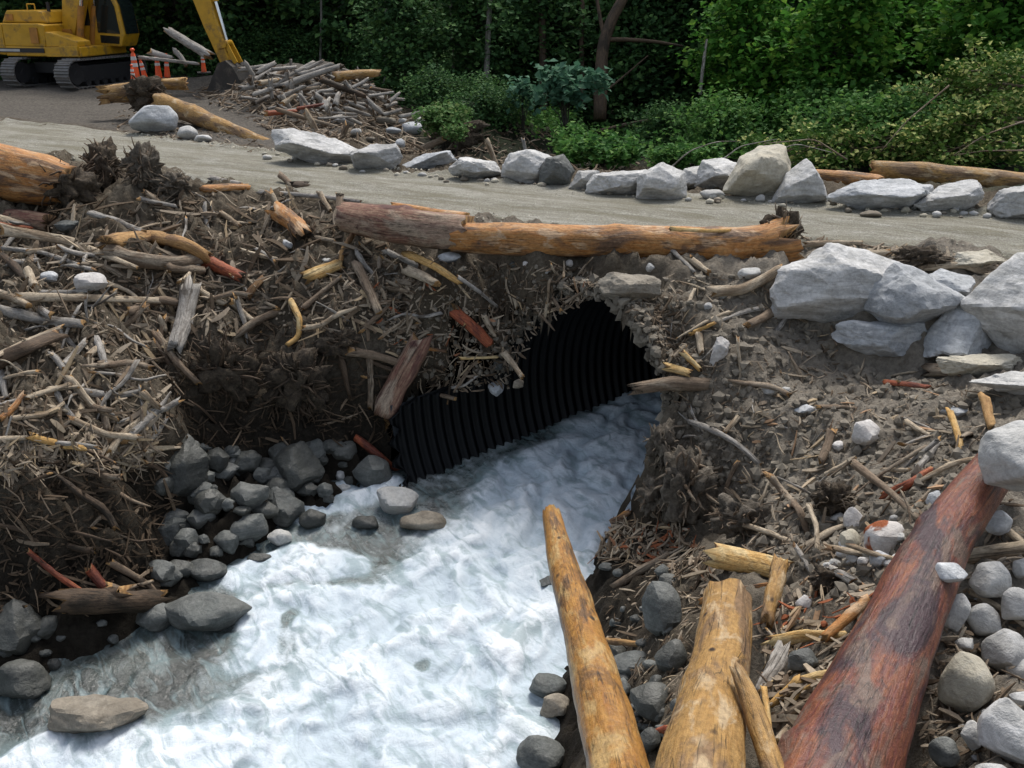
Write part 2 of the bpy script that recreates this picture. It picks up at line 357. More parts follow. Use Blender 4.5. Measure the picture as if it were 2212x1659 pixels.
# water level
WP = np.array([[*PZ(860, 1060, -3.27)], [*PZ(1430, 940, -2.95)], [*PZ(600, 1659, -3.95)], [*PZ(100, 1480, -3.85)], [*PZ(1200, 1500, -3.75)], [*PZ(1300, 1150, -3.25)], [*PZ(500, 1220, -3.5)]])
WA = np.linalg.lstsq(np.c_[WP[:, :2], np.ones(len(WP))], WP[:, 2], rcond=None)[0]
def WL(x, y): return WA[0] * x + WA[1] * y + WA[2]
TS = np.geomspace(3.2, 70, 700)
def hit(px, py, water=False):
    """where the sight line through (px, py) meets the ground"""
    px = np.atleast_1d(np.asarray(px, float)); py = np.atleast_1d(np.asarray(py, float))
    D = FW[None] + RT[None] * ((px - CX) / FPX)[:, None] - UP[None] * ((py - CY) / FPX)[:, None]
    t = np.full(len(px), np.nan)
    for k in range(1, len(TS)):
        m = np.isnan(t)
        if not m.any(): break
        Q = C0 + D[m] * TS[k]; h = H(Q[:, 0], Q[:, 1])
        if water: h = np.maximum(h, WL(Q[:, 0], Q[:, 1]) - (Q[:, 1] > 15) * 50)
        b = Q[:, 2] < h; idx = np.where(m)[0][b]
        hi = TS[k]; lo = TS[k - 1]
        for q in range(1):
            Q0 = C0 + D[idx] * lo; Q1 = C0 + D[idx] * hi
            h0 = H(Q0[:, 0], Q0[:, 1]); h1 = H(Q1[:, 0], Q1[:, 1])
            if water: h0 = np.maximum(h0, WL(Q0[:, 0], Q0[:, 1]) - (Q0[:, 1] > 15) * 50); h1 = np.maximum(h1, WL(Q1[:, 0], Q1[:, 1]) - (Q1[:, 1] > 15) * 50)
            a0 = Q0[:, 2] - h0; a1 = h1 - Q1[:, 2]; t[idx] = lo + (hi - lo) * a0 / np.maximum(a0 + a1, 1e-6)
    t[np.isnan(t)] = 70
    return C0 + D * t[:, None], t
def hit1(px, py, water=False):
    q, t = hit([px], [py], water); return q[0], float(t[0])

# ground material
n = NB('debris_soil'); oc = n.coord('Object', rnd=False)
k1 = n.noise(oc, 1.3, 6, .65, .4); k2 = n.noise(oc, 14, 6, .7); k3 = n.noise(oc, 60, 4, .7)
c = n.mix(n.ramp(k1, [(.38, 0), (.62, 1)]), (.085, .068, .048), (.17, .145, .11))
c = n.mix(n.mul(n.ramp(k2, [(.35, 1), (.58, 0)]), .7), c, (.045, .034, .024))
c = n.mix(n.mul(n.ramp(k3, [(.58, 0), (.7, 1)]), .4), c, (.25, .21, .16))
c = n.mix(n.att('wet'), c, n.mix(1.0, c, .2, 'MULTIPLY'))  # darkens damp soil and also paints the shade of the left bank
c = n.mix(n.att('pad'), c, n.mix(n.ramp(k2, [(.35, 0), (.65, 1)]), (.075, .068, .06), (.15, .135, .115)))
c = n.mix(n.att('mud'), c, n.mix(n.ramp(k2, [(.35, 0), (.65, 1)]), (.16, .14, .115), (.28, .25, .205)))
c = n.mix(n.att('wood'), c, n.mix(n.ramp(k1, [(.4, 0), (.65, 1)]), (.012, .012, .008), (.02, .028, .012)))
n.col(c); n.set(Roughness=.95); n.b.inputs['Specular IOR Level'].default_value = .15
n.bump(n.add(k2, n.mul(k3, .5)), 1.0, .05)
M_SOIL = n.m
# masks: wet toe of the banks with the left bank's shade painted in, dirt pad, pale mud of the right bank, forest floor
zrel = ZZ - WL(XX, YY)
wet = np.clip(1.35 - zrel / 1.25, 0, 1) * (YY < 16)
leftbank_shade = (XX < -1.2) & (YY < 14.2) & (YY > 9)
wet = np.maximum(wet, np.where(leftbank_shade, np.clip(1.6 - (ZZ - WL(XX, YY)) / 1.3, 0, 1), 0))  # left face darkened further up the bank, shade put into the soil colour
pad = np.clip((YY - ROADF(XX)) / .5, 0, 1) * (XX < -4) * (YY < 45)
mudm = np.clip((XX - 1.6) / 1.5, 0, 1) * (YY < 15.5) * np.clip((zrel - .7) / .8, 0, 1)
mudm = np.maximum(mudm, np.clip((ROADN(XX) - YY + .6) / .1, 0, 1) * np.clip((YY - ROADN(XX) + .9) / .5, 0, 1) * .6 * (XX > -2))
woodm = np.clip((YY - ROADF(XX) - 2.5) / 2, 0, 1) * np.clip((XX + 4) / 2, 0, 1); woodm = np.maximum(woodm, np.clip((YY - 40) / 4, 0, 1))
ny, nx = XX.shape
Vg = np.c_[XX.ravel(), YY.ravel(), ZZ.ravel()]
jj, ii = np.meshgrid(np.arange(ny - 1), np.arange(nx - 1), indexing='ij')
a = (jj * nx + ii).ravel(); F = np.c_[a, a + 1, a + nx + 1, a + nx]
fc = Vg[F].mean(1); rel = fc - CCEN
al = rel @ CAX; lat = rel @ CFAR; rr = np.hypot(lat, rel[:, 2]); th = np.arctan2(lat, rel[:, 2])
zmin = Vg[F][:, :, 2].min(1)
rrm = np.hypot(lat, zmin - CCEN[2])
cut = (np.minimum(rr, rrm) < CR + .03) & (al > -pipe_e(th) - .02 - .13 * (lat > 0) * (lat < 1.45)) & (al < 9) & (fc[:, 2] < CCEN[2] + CR)
span = Vg[F][:, :, 2].max(1) - zmin
cut |= (span > .2) & (al > -3.0) & (al < -.02) & (np.abs(lat) < CR + .25) & (fc[:, 2] < CCEN[2] + CR - .12) & ((lat < .45) | (fc[:, 2] < CCEN[2] - .15))
cut |= (span > .17) & (al > -3.0) & (al < .0) & (lat > -CR) & (lat < CR + .05) & (fc[:, 2] < CCEN[2] + 1.15)
# drop crumbs of ground that the cut left hanging in the mouth
par = np.arange(len(Vg))
Fk = F[~cut]
for _ in range(400):
    old = par; m_ = par[Fk].min(1); new = par.copy()
    for k in range(4): np.minimum.at(new, Fk[:, k], m_)
    new = new[new]; par = new
    if (par == old).all(): break
ids, cn = np.unique(par[Fk[:, 0]], return_counts=True); big = ids[cn > 3000]
idx_ = np.where(~cut)[0]; cut[idx_[~np.isin(par[Fk[:, 0]], big)]] = True
F = F[~cut]
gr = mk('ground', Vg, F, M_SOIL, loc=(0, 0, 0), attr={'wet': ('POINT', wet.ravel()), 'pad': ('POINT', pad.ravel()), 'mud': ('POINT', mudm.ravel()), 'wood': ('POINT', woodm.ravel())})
tag(gr, kind='structure')

# road: a gravel sheet on the ground
n = NB('gravel_road'); oc = n.coord('Object', rnd=False)
def rotc(sc):
    x = n.coord('Object', sc, False); x.node.inputs['Rotation'].default_value = (0, 0, 0); y = n.n('ShaderNodeVectorRotate', rotation_type='Z_AXIS'); y.inputs['Angle'].default_value = R(28)
    n.l(oc, y.inputs['Vector']); n.l(y.outputs[0], x.node.inputs[0]); return x
s1 = n.noise(rotc((.5, 2.6, 1)), 1.2, 6, .65, .6); s2 = n.noise(oc, 35, 5, .75); s3 = n.noise(rotc((1.2, 4, 1)), 3, 6, .7, .4)
c = n.mix(n.ramp(s1, [(.36, 0), (.64, 1)]), (.215, .205, .155), (.40, .395, .35))
c = n.mix(n.mul(n.ramp(s2, [(.38, 1), (.6, 0)]), .7), c, (.10, .09, .07))
c = n.mix(n.mul(n.ramp(s2, [(.60, 0), (.70, 1)]), .6), c, (.46, .45, .42))
c = n.mix(n.mul(n.ramp(s3, [(.36, 1), (.58, 0)]), .55), c, (.145, .13, .095))
n.col(c); n.set(Roughness=.95); n.b.inputs['Specular IOR Level'].default_value = .15; n.bump(n.add(s2, s3), .9, .03)
jr = [(ROADN(x) + wob[i], ROADF(x) - wob[i]) for i, x in enumerate(xs)]
keep = [i for i in range(nx) if -60 < xs[i] < 60]; NR = 60; v = []; f = []
for i in keep:
    for k in range(NR + 1):
        y = jr[i][0] + (jr[i][1] - jr[i][0]) * k / NR; v.append((xs[i], y, 0))
v = np.array(v); e = np.tile(np.minimum(np.arange(NR + 1), NR - np.arange(NR + 1)), len(keep))
v[:, 2] = H(v[:, 0], v[:, 1]) + np.where(e == 0, -.03, .014)
rut = .055 * np.cos((np.tile(np.arange(NR + 1), len(keep)) / NR - .5) * 4 * math.pi) * (e > 3); v[:, 2] += np.maximum(rut, -.008) * .5
for a_ in range(len(keep) - 1):
    for k in range(NR): q = a_ * (NR + 1) + k; f.append((q, q + NR + 1, q + NR + 2, q + 1))
tag(mk('road', v, np.array(f), n.m, loc=(0, 0, 0)), kind='structure')

# ------------------------------------------------------------ water
n = NB('white_water'); oc = n.coord('Object', rnd=False); fo = n.att('foam')
st = n.coord('Object', (1, 1, 1), False)
w1 = n.noise(st, 1.3, 5, .55, 1.2); yv = n.n('ShaderNodeVectorRotate', rotation_type='Z_AXIS'); yv.inputs['Angle'].default_value = R(-128); n.l(st, yv.inputs['Vector']); mv = n.n('ShaderNodeMapping'); mv.inputs['Scale'].default_value = (.5, 1.25, 1); n.l(yv.outputs[0], mv.inputs[0]); w2 = n.noise(mv.outputs[0], 4.2, 4, .55, 1.1); w3 = n.noise(st, 16, 8, .72, 1.0)
m1 = n.add(n.add(n.mul(w1, .75), n.mul(w2, .42)), n.mul(fo, 1.05)); m1 = n.add(m1, n.mul(w3, .30))
mrn = n.n('ShaderNodeMapRange'); mrn.interpolation_type = 'SMOOTHSTEP'; n.l(m1, mrn.inputs[0]); mrn.inputs[1].default_value = .62; mrn.inputs[2].default_value = 1.58; ff = mrn.outputs[0]
c = n.mix(n.ramp(w1, [(.4, 0), (.6, 1)]), (.020, .026, .024), (.065, .082, .074))
c = n.mix(n.ramp(ff, [(.08, 0), (.55, 1)]), c, (.17, .225, .235))
c = n.mix(n.ramp(ff, [(.42, 0), (.85, 1)]), c, (.47, .55, .61))
hi = n.add(n.mul(w2, .55), n.add(n.mul(w3, .3), n.mul(n.att('crest'), .55)))
c = n.mix(n.mul(n.ramp(hi, [(.46, 0), (.74, 1)]), ff), c, (.72, .77, .81))
c = n.mix(n.mul(n.ramp(w2, [(.36, .6), (.5, 0)]), 1.0), c, (.22, .30, .315))  # bluish shadow streaks along the flow, painted into the water colour
n.col(c); n.l(n.ramp(ff, [(0, .12), (.6, .7)]), n.b.inputs['Roughness'])
n.bump(n.add(n.add(n.mul(w2, .7), n.mul(w3, .6)), w1), .42, .08)
M_WATER = n.m
wx = np.arange(-9, 6.5, .04); wy = np.concatenate([np.arange(3.2, 16.4, .045)])
WXX, WYY = np.meshgrid(wx, wy); q = np.c_[WXX.ravel(), WYY.ravel(), 0 * WXX.ravel()]
base = WL(q[:, 0], q[:, 1]); gz = bil(ZB, q[:, 0], q[:, 1])
# foam strength from picture position of each water point
rel = np.c_[q[:, 0], q[:, 1], base] - C0; dd = rel @ FW; px = CX + FPX * (rel @ RT) / dd; py = CY - FPX * (rel @ UP) / dd
def seg_d(px, py, a, b):
    a = np.array(a, float); b = np.array(b, float); ab = b - a; t = np.clip(((px - a[0]) * ab[0] + (py - a[1]) * ab[1]) / (ab @ ab), 0, 1)
    return np.hypot(px - a[0] - t * ab[0], py - a[1] - t * ab[1])
# (world-space streamlines: the current runs from the mouth down to the left)
def WS(px, py): return PZ(px, py, -3.4)[:2]
cur = [(WS(1440, 960), WS(1250, 1080), 1.0), (WS(1250, 1080), WS(1060, 1260), 1.15), (WS(1060, 1260), WS(850, 1460), 1.35), (WS(850, 1460), WS(420, 1600), 1.0), (WS(420, 1600), WS(60, 1700), .8), (WS(850, 1460), WS(820, 1750), 1.5), (WS(960, 1260), WS(560, 1310), .40), (WS(800, 1080), WS(700, 1110), .22), (WS(700, 1200), WS(560, 1240), .3), (WS(140, 1430), WS(150, 1500), .10), (WS(0, 1560), WS(120, 1620), .3)]
foam = np.zeros(len(q))
wq = q + .34 * np.c_[fbm(q * 1.1, 3, 71), fbm(q * 1.1, 3, 75), 0 * base]
for a_, b_, wd in cur:
    d = seg_d(wq[:, 0], wq[:, 1], a_, b_); foam = np.maximum(foam, np.clip(1.45 - d / wd * 1.0, 0, 1))
foam = np.maximum(foam, .12)
dark = [(WS(300, 1395), .6), (WS(190, 1405), .5), (WS(800, 1185), .28), (WS(640, 1150), .22), (WS(400, 1350), .3), (WS(880, 1350), .12), (WS(610, 1320), .16)]
for c_, r_ in dark:
    foam *= np.clip(np.hypot(wq[:, 0] - c_[0], (wq[:, 1] - c_[1])) / r_ - .45, 0.15, 1)
foam *= np.clip((14.6 - q[:, 1] + .55 * (q[:, 0] + 0)) / 1.2, .1, 1)
# flow aligned chop
fd = np.array([-.62, -.78]); fs = q[:, 0] * fd[0] + q[:, 1] * fd[1]; fn = -q[:, 0] * fd[1] + q[:, 1] * fd[0]
wp = np.c_[fs * 1.0, fn * 1.7, 0 * fs] + np.c_[fbm(q * 1.5, 2, 41), fbm(q * 1.5, 2, 47), 0 * fs] * .5
ch = fbm(wp * 1.3, 3, 51) * .055 + (1 - np.abs(fbm(wp * 2.3, 3, 57))) * .022 + fbm(wp * 3.4, 4, 61) * .04 + ridged(wp * 7 + .4 * np.c_[fbm(q * 3, 2, 7), fbm(q * 3, 2, 9), 0 * fs], 2, 65) * .012
crest = np.clip((ch + .02) / .18, 0, 1)
zw = base + ch * (.25 + .95 * foam) + .04 * foam
keepw = (gz < base + .35) | (((np.c_[q[:, :2], base] - CCEN) @ CAX > -3) & (np.abs((np.c_[q[:, :2], base] - CCEN) @ CFAR) < CR))
ny2, nx2 = WXX.shape; jj, ii = np.meshgrid(np.arange(ny2 - 1), np.arange(nx2 - 1), indexing='ij'); a = (jj * nx2 + ii).ravel()
FWt = np.c_[a, a + 1, a + nx2 + 1, a + nx2]; FWt = FWt[keepw[FWt].all(1)]
rel = np.c_[q[:, :2], base] - CCEN; alw = rel @ CAX; ltw = np.abs(rel @ CFAR)
outp = (alw > 0) & (ltw > CR * .95); FWt = FWt[~outp[FWt].any(1)]
used = np.unique(FWt); rm = -np.ones(len(q), int); rm[used] = np.arange(len(used))
tag(mk('water', np.c_[q[used, :2], zw[used]], rm[FWt], M_WATER, loc=(0, 0, 0), attr={'foam': ('POINT', foam[used]), 'crest': ('POINT', crest[used])}), kind='structure')
# ------------------------------------------------------------ shapes: rocks, tubes
_ico = {}
def ico(s):
    if s not in _ico:
        bm = bmesh.new(); bmesh.ops.create_icosphere(bm, subdivisions=s, radius=1)
        _ico[s] = (np.array([v.co[:] for v in bm.verts]), np.array([[v.index for v in f.verts] for f in bm.faces])); bm.free()
    return _ico[s]
def hull2(p):
    p = sorted(map(tuple, p))
    def half(q):
        h = []
        for r in q:
            while len(h) > 1 and (h[-1][0] - h[-2][0]) * (r[1] - h[-2][1]) - (h[-1][1] - h[-2][1]) * (r[0] - h[-2][0]) <= 0: h.pop()
            h.append(r)
        return h
    a = half(p); b = half(p[::-1]); return np.array(a[:-1] + b[:-1])
def rock_geo(poly, ty, seed, pw=22, sub=4, rough=.05):
    """solid whose silhouette (x right, z up) is the convex polygon, ty its half depth"""
    r = np.random.RandomState(seed); h = hull2(poly); c = (h.max(0) + h.min(0)) / 2; h = h - c
    N, Dd = [], []
    for i in range(len(h)):
        a, b = h[i], h[(i + 1) % len(h)]; e = b - a; L = np.hypot(*e)
        if L < 1e-6: continue
        nn = np.array([e[1], -e[0]]) / L; d = nn @ a
        if d < 1e-4: continue
        for s in (-1, 1):
            t = r.uniform(.12, .75) * s; v = np.array([nn[0], t, nn[1]]); N.append(v / np.linalg.norm(v)); Dd.append(d / np.linalg.norm(v))
    for s in (-1, 1):
        for k in range(5):
            v = np.array([r.uniform(-.8, .8), s, r.uniform(-.35, 1.1)]); v /= np.linalg.norm(v); N.append(v); Dd.append(ty * r.uniform(.75, 1.0))
    N = np.array(N); Dd = np.array(Dd); D, Fc = ico(sub)
    sc = np.array([max(h[:, 0].max(), .01), ty, max(h[:, 1].max(), .01)]); D2 = D * sc; L = np.linalg.norm(D2, axis=1, keepdims=True); D2 = D2 / L
    g = np.maximum(D2 @ N.T, 1e-6) / Dd[None]; gm = g.max(1)
    rad = 1 / (gm * ((g / gm[:, None]) ** pw).sum(1) ** (1 / pw))
    V = D2 * rad[:, None]; s0 = min(sc)
    V = V * (1 + rough * fbm(V / s0 * 1.3 + seed, 4, seed % 97))[:, None]
    V = V * (1 + .22 * rough * ridged(V / s0 * 4 + seed, 3, seed % 79))[:, None]
    if rough > .03: V = V * (1 - .35 * rough * np.maximum(0, ridged(V / s0 * np.array([1, 1, 3]) + seed, 2, seed % 89) - .9))[:, None]
    return V, Fc
SEED = [100]
def rock(poly, mat, label, group=None, name='boulder', cat='boulder', depth=None, ty=None, pw=22, rough=.06, sub=4, water=False, sink=.0, at=None, grow=1):
    """poly: pixel outline or (cx, cy, w, h)"""
    SEED[0] += 7; r = np.random.RandomState(SEED[0])
    if not isinstance(poly, list):
        cx, cy, w_, h_ = poly; k = r.randint(6, 9); an = (np.arange(k) + r.uniform(-.38, .38, k)) / k * 2 * math.pi + r.uniform(0, 1)
        rr = r.uniform(.88, 1.16, k); poly = [(cx + w_ / 2 * math.cos(t) * q, cy + h_ / 2 * math.sin(t) * q) for t, q in zip(an, rr)]
    p = np.array(poly, float)
    if grow != 1: p = p.mean(0) + (p - p.mean(0)) * grow
    x0, y0 = p.min(0); x1, y1 = p.max(0); cx, cy = (x0 + x1) / 2, (y0 + y1) / 2
    if depth is None: depth = hit1(cx, y1 - .06 * (y1 - y0), water)[1]
    m = depth / FPX; W_ = (x1 - x0) * m; Hh = (y1 - y0) * m
    if ty is None: ty = .5 * (W_ * .6 + Hh * .4)
    dep = depth + ty * (.15 if name == 'boulder' else .3)
    q = np.c_[(p[:, 0] - cx) * m, -(p[:, 1] - cy) * m]
    V, Fc = rock_geo(q, ty, SEED[0], pw, sub, rough)
    c = P(cx, cy, dep); V = np.c_[V[:, 0], V[:, 1], V[:, 2]]
    ta = PITCH * .8; ca, sa = math.cos(ta), math.sin(ta)           # lean the outline to face slightly up
    V = np.c_[V[:, 0], V[:, 1] * ca + V[:, 2] * sa, -V[:, 1] * sa + V[:, 2] * ca] + c
    V[:, 2] -= sink
    o = mk(name, V, Fc, mat, loc=c); tag(o, label, cat, group)
    if pw > 12: o.data.set_sharp_from_angle(angle=R(24))
    return o

def tube(pts, rad, n=10, flat=1.0, noise=.08, seed=0, jag=.0, up=None, res=None):
    """returns verts, faces(list), uv-per-loop, material-index; rings along pts"""
    pts = np.array(pts, float); rad = np.array(rad, float)
    if res:
        L = np.r_[0, np.cumsum(np.linalg.norm(np.diff(pts, axis=0), axis=1))]; m = max(2, int(L[-1] / res) + 1)
        t = np.linspace(0, L[-1], m)
        if len(pts) > 2:                                           # gentle smoothing of the path
            tt = np.c_[[np.interp(t, L, pts[:, k]) for k in range(3)]].T; k_ = max(1, m // 12)
            pad_ = np.pad(tt, ((k_, k_), (0, 0)), 'edge'); sm = sum(pad_[i:i + m] for i in range(2 * k_ + 1)) / (2 * k_ + 1)
            sm[0], sm[-1] = tt[0], tt[-1]; np_ = sm
        else: np_ = np.c_[[np.interp(t, L, pts[:, k]) for k in range(3)]].T
        rad = np.interp(t, L, rad); pts = np_
    m = len(pts); T = np.gradient(pts, axis=0); T /= np.linalg.norm(T, axis=1, keepdims=True) + 1e-9
    u = np.array([0, 0, 1.]) if up is None else np.array(up, float)
    if abs(u @ T[0]) > .9: u = np.array([1., 0, 0])
    L = np.r_[0, np.cumsum(np.linalg.norm(np.diff(pts, axis=0), axis=1))]
    V = np.zeros((m, n, 3)); an = np.arange(n) / n * 2 * math.pi + math.pi
    for i in range(m):
        u = u - (u @ T[i]) * T[i]; u /= np.linalg.norm(u); s = np.cross(T[i], u)
        V[i] = pts[i] + rad[i] * (np.cos(an)[:, None] * u * flat + np.sin(an)[:, None] * s)
    rb = np.repeat(rad, n)
    Vf = V.reshape(-1, 3)
    if noise:
        cen = np.repeat(pts, n, axis=0); dr = Vf - cen; rm_ = rad.mean() + 1e-6
        sp = Vf / (rm_ * 2.2); nz = noise * fbm(sp + seed, 3, seed % 83)
        aa = np.tile(an, m); LL = np.repeat(L, n)
        st = vnoise(np.c_[np.cos(aa) * 2.6, np.sin(aa) * 2.6, LL / (rm_ * 9)] + seed, seed % 71) * noise * .7
        if n >= 24:
            for q_ in range(5):
                a0 = (seed * 1.7 + q_ * 1.31) % 6.28; dd_ = np.angle(np.exp(1j * (aa - a0 - .5 * np.sin(LL * 1.1 + q_))))
                nz = nz - .055 * np.exp(-(dd_ / .10) ** 2) * np.clip(np.sin(LL * (.9 + .3 * q_) + seed + q_) * 2, 0, 1)
            for q_ in range(int(L[-1] * 1.6)):
                r_ = np.random.RandomState(seed + q_ * 7); a0, l0 = r_.uniform(0, 6.28), r_.uniform(0, L[-1]); da = np.angle(np.exp(1j * (aa - a0))) * rm_
                nz = nz + .20 * np.exp(-((da / (.22 * rm_)) ** 2 + ((LL - l0) / (.3 * rm_)) ** 2)) - .26 * np.exp(-((da / (.1 * rm_)) ** 2 + ((LL - l0) / (.12 * rm_)) ** 2))
        Vf = cen + dr * (1 + nz + st)[:, None]
    V = Vf.reshape(m, n, 3)
    if jag:
        r = np.random.RandomState(seed); V[-1] += T[-1] * (r.uniform(-1, 1, n) * jag * rad[-1])[:, None]; V[0] -= T[0] * (r.uniform(-1, 1, n) * jag * rad[0])[:, None]
    f, uv, fm = [], [], []; cu = 2 * math.pi * rad.mean()
    for i in range(m - 1):
        for k in range(n):
            k2 = (k + 1) % n; f.append((i * n + k, i * n + k2, (i + 1) * n + k2, (i + 1) * n + k)); fm.append(0)
            uv += [(k / n * cu, L[i]), ((k + 1) / n * cu, L[i]), ((k + 1) / n * cu, L[i + 1]), (k / n * cu, L[i + 1])]
    Vl = V.reshape(-1, 3); b = len(Vl)
    c0 = V[0].mean(0) + T[0] * rad[0] * .12; c1 = V[-1].mean(0) - T[-1] * rad[-1] * .12
    Vl = np.vstack([Vl, c0, c1])
    for k in range(n):
        k2 = (k + 1) % n
        f.append((k2, k, b)); fm.append(1); uv += [(.1, 0), (.2, 0), (.15, .02)]
        f.append(((m - 1) * n + k, (m - 1) * n + k2, b + 1)); fm.append(1); uv += [(.1, 0), (.2, 0), (.15, .02)]
    return Vl, f, uv, fm
def merge(parts):
    V, F, U, M = [], [], [], []; b = 0
    for (v, f, u, m) in parts:
        V.append(v); F += [tuple(i + b for i in q) for q in f]; U += list(u); M += list(m); b += len(v)
    return np.vstack(V), F, U, M
def put(name, geo, mats, parent=None, smooth=True, loc=None):
    v, f, u, m = geo
    return mk(name, v, f, mats, parent, uv=u, fm=m if isinstance(mats, (list, tuple)) else None, smooth=smooth, loc=loc)

SK = [0]
def stick(px, wpx, mat, label=None, group=None, name='driftwood_stick', cat='stick', flat=.8, lift=.9, end=None, depth=None, taper=.75, noise=.16, n=8, ddepth=None, jag=1.2):
    """px: list of pixel points along the piece as seen; wpx its width in pixels"""
    SK[0] += 1; s = SK[0] * 13
    w3, dp = [], []
    if depth is None:
        for a, b in px: dp.append(hit1(a, b)[1])
        d0 = float(np.median(dp)); L = math.hypot(px[-1][0] - px[0][0], px[-1][1] - px[0][1]) * d0 / FPX
        dp = [min(max(d, d0 - .55 * L), d0 + .55 * L) for d in dp]
        pa = np.array(px, float); tk = np.linspace(0, len(pa) - 1, 4 * len(pa) + 1); sx = np.interp(tk, range(len(pa)), pa[:, 0]); sy = np.interp(tk, range(len(pa)), pa[:, 1])
        gap_ = np.interp(tk, range(len(pa)), dp) - hit(sx, sy)[1]; sh = np.percentile(gap_, 88)
        if sh > 0: dp = [d - min(sh, .5) for d in dp]
    else: dp = [depth] * len(px) if not isinstance(depth, (list, tuple)) else list(np.interp(np.linspace(0, 1, len(px)), np.linspace(0, 1, len(depth)), depth))
    r0 = wpx / 2 * np.mean(dp) / FPX
    for (a, b), d in zip(px, dp): w3.append(P(a, b, d - r0 * lift))
    w3 = np.array(w3); L = np.linalg.norm(w3[-1] - w3[0])
    if len(w3) == 2:
        r = np.random.RandomState(s); mid = (w3[0] + w3[1]) / 2 + r.uniform(-1, 1, 3) * L * .025; w3 = np.array([w3[0], mid, w3[1]])
    tt = np.linspace(0, 1, len(w3)); rad = r0 * (1 - (1 - taper) * tt)
    g = tube(w3, rad, n, flat, noise, s, jag, up=-FW * .8 + np.array([0, 0, .35]), res=max(L / 14, r0 * .6))
    o = put(name, g, [mat, end or W_END]); 
    if label: tag(o, label, cat, group)
    return o
# ------------------------------------------------------------ culvert
n = NB('black_corrugated_pipe'); oc = n.coord('Object', rnd=False); q1 = n.noise(oc, 5, 5, .6)
n.col(n.mix(q1, (.0015, .002, .0025), (.005, .006, .007))); n.set(Roughness=.5); n.b.inputs['Specular IOR Level'].default_value = .16
M_PIPE = n.m
cv = empty('culvert', CCEN + np.array([0, 0, -CR])); tag(cv, 'wide black corrugated culvert pipe carrying the stream under the gravel road', 'culvert')
def pipe_pt(th, s, r): 
    return CCEN + CAX * s + r * (CFAR * math.sin(th) + np.array([0, 0, 1]) * math.cos(th))
NT = 120; rows = []; v = []; f = []
SL = np.r_[np.linspace(0, 1, 70) ** 1.0]
nS = 360
s_ = np.arange(-2.8, 10.5, .0225); nS = len(s_)
thg = -math.pi + 2 * math.pi * np.arange(NT + 1) / NT
eg = pipe_e(thg) + np.where(thg > R(60), .10 * np.sin(np.arange(NT + 1) * 1.7), 0)
for i in range(NT + 1):
    for s in s_:
        v.append(pipe_pt(thg[i], max(s, -eg[i]), CR + .032 * math.sin(2 * math.pi * s / .15)))
for i in range(NT):
    for k in range(nS - 1):
        if s_[k + 1] > -max(eg[i], eg[i + 1]) : a = i * nS + k; f.append((a, a + 1, a + nS + 1, a + nS))
v = np.array(v) - np.array(cv.location)
mk('pipe_wall', v, np.array(f), M_PIPE, cv)
pn = []
for t in np.linspace(1.62, 1.9, 6):
    for s in np.linspace(-2.4, -.8, 8): pn.append(pipe_pt(t, s, CR + .10 + .03 * math.sin(s * 3)) - np.array(cv.location))
fp = [(i * 8 + k, i * 8 + k + 1, (i + 1) * 8 + k + 1, (i + 1) * 8 + k) for i in range(5) for k in range(7)]
mk('side_panel', pn, fp, plain('grey_side_panel', (.05, .058, .066), .45), cv)

# ------------------------------------------------------------ big logs
def root_wad(parent, c, r, seed, n=46, ax=None, mat=None, squash=(1, 1, 1), core=.8, ln=1.0, soil=None):
    """lumpy soil core with a tangle of short roots"""
    rs = np.random.RandomState(seed); D, Fc = ico(4)
    V = D * r * core * .9 * (1 + .50 * fbm(D * 2.4 + seed, 5, seed % 60, .6) + .14 * ridged(D * 7 + seed, 2, seed % 50))[:, None] * np.array(squash) + c
    mk('soil_core', V, Fc, soil or M_ROOTSOIL, parent)
    g = []
    for k in range(n):
        d = rs.normal(size=3); d /= np.linalg.norm(d)
        if ax is not None and d @ ax < -.2: d = -d
        d[1] -= .2; p0 = c + d * r * core * .55 * np.array(squash); pts = [p0]; dd = d.copy()
        L = r * rs.uniform(.35, .95) * ln
        for q in range(5):
            dd = dd + rs.normal(size=3) * .32 + np.array([0, 0, -.05]); dd /= np.linalg.norm(dd); pts.append(pts[-1] + dd * L / 5 * np.array(squash))
        rr = r * rs.uniform(.025, .075); g.append(tube(pts, np.linspace(rr, rr * .3, 6), 5, 1, .1, k + seed))
    put('roots', merge(g), [mat or W_DARK, W_DARK], parent)
n = NB('root_soil'); oc = n.coord('Object'); k2 = n.noise(oc, 16, 6, .75); k1 = n.noise(oc, 3, 4, .6)
n.col(n.mix(n.ramp(k2, [(.35, 0), (.68, 1)]), (.02, .014, .009), n.mix(k1, (.10, .07, .045), (.15, .12, .08)))); n.set(Roughness=.95); n.bump(k2, 1, .06)
M_ROOTSOIL = n.m
n = NB('mud_soil'); oc = n.coord('Object'); k2 = n.noise(oc, 14, 6, .75); k1 = n.noise(oc, 3, 4, .6)
n.col(n.mix(n.ramp(k2, [(.35, 0), (.66, 1)]), (.045, .035, .024), n.mix(k1, (.15, .125, .095), (.24, .21, .17)))); n.set(Roughness=.95); n.bump(k2, 1, .06)
M_MUDSOIL = n.m
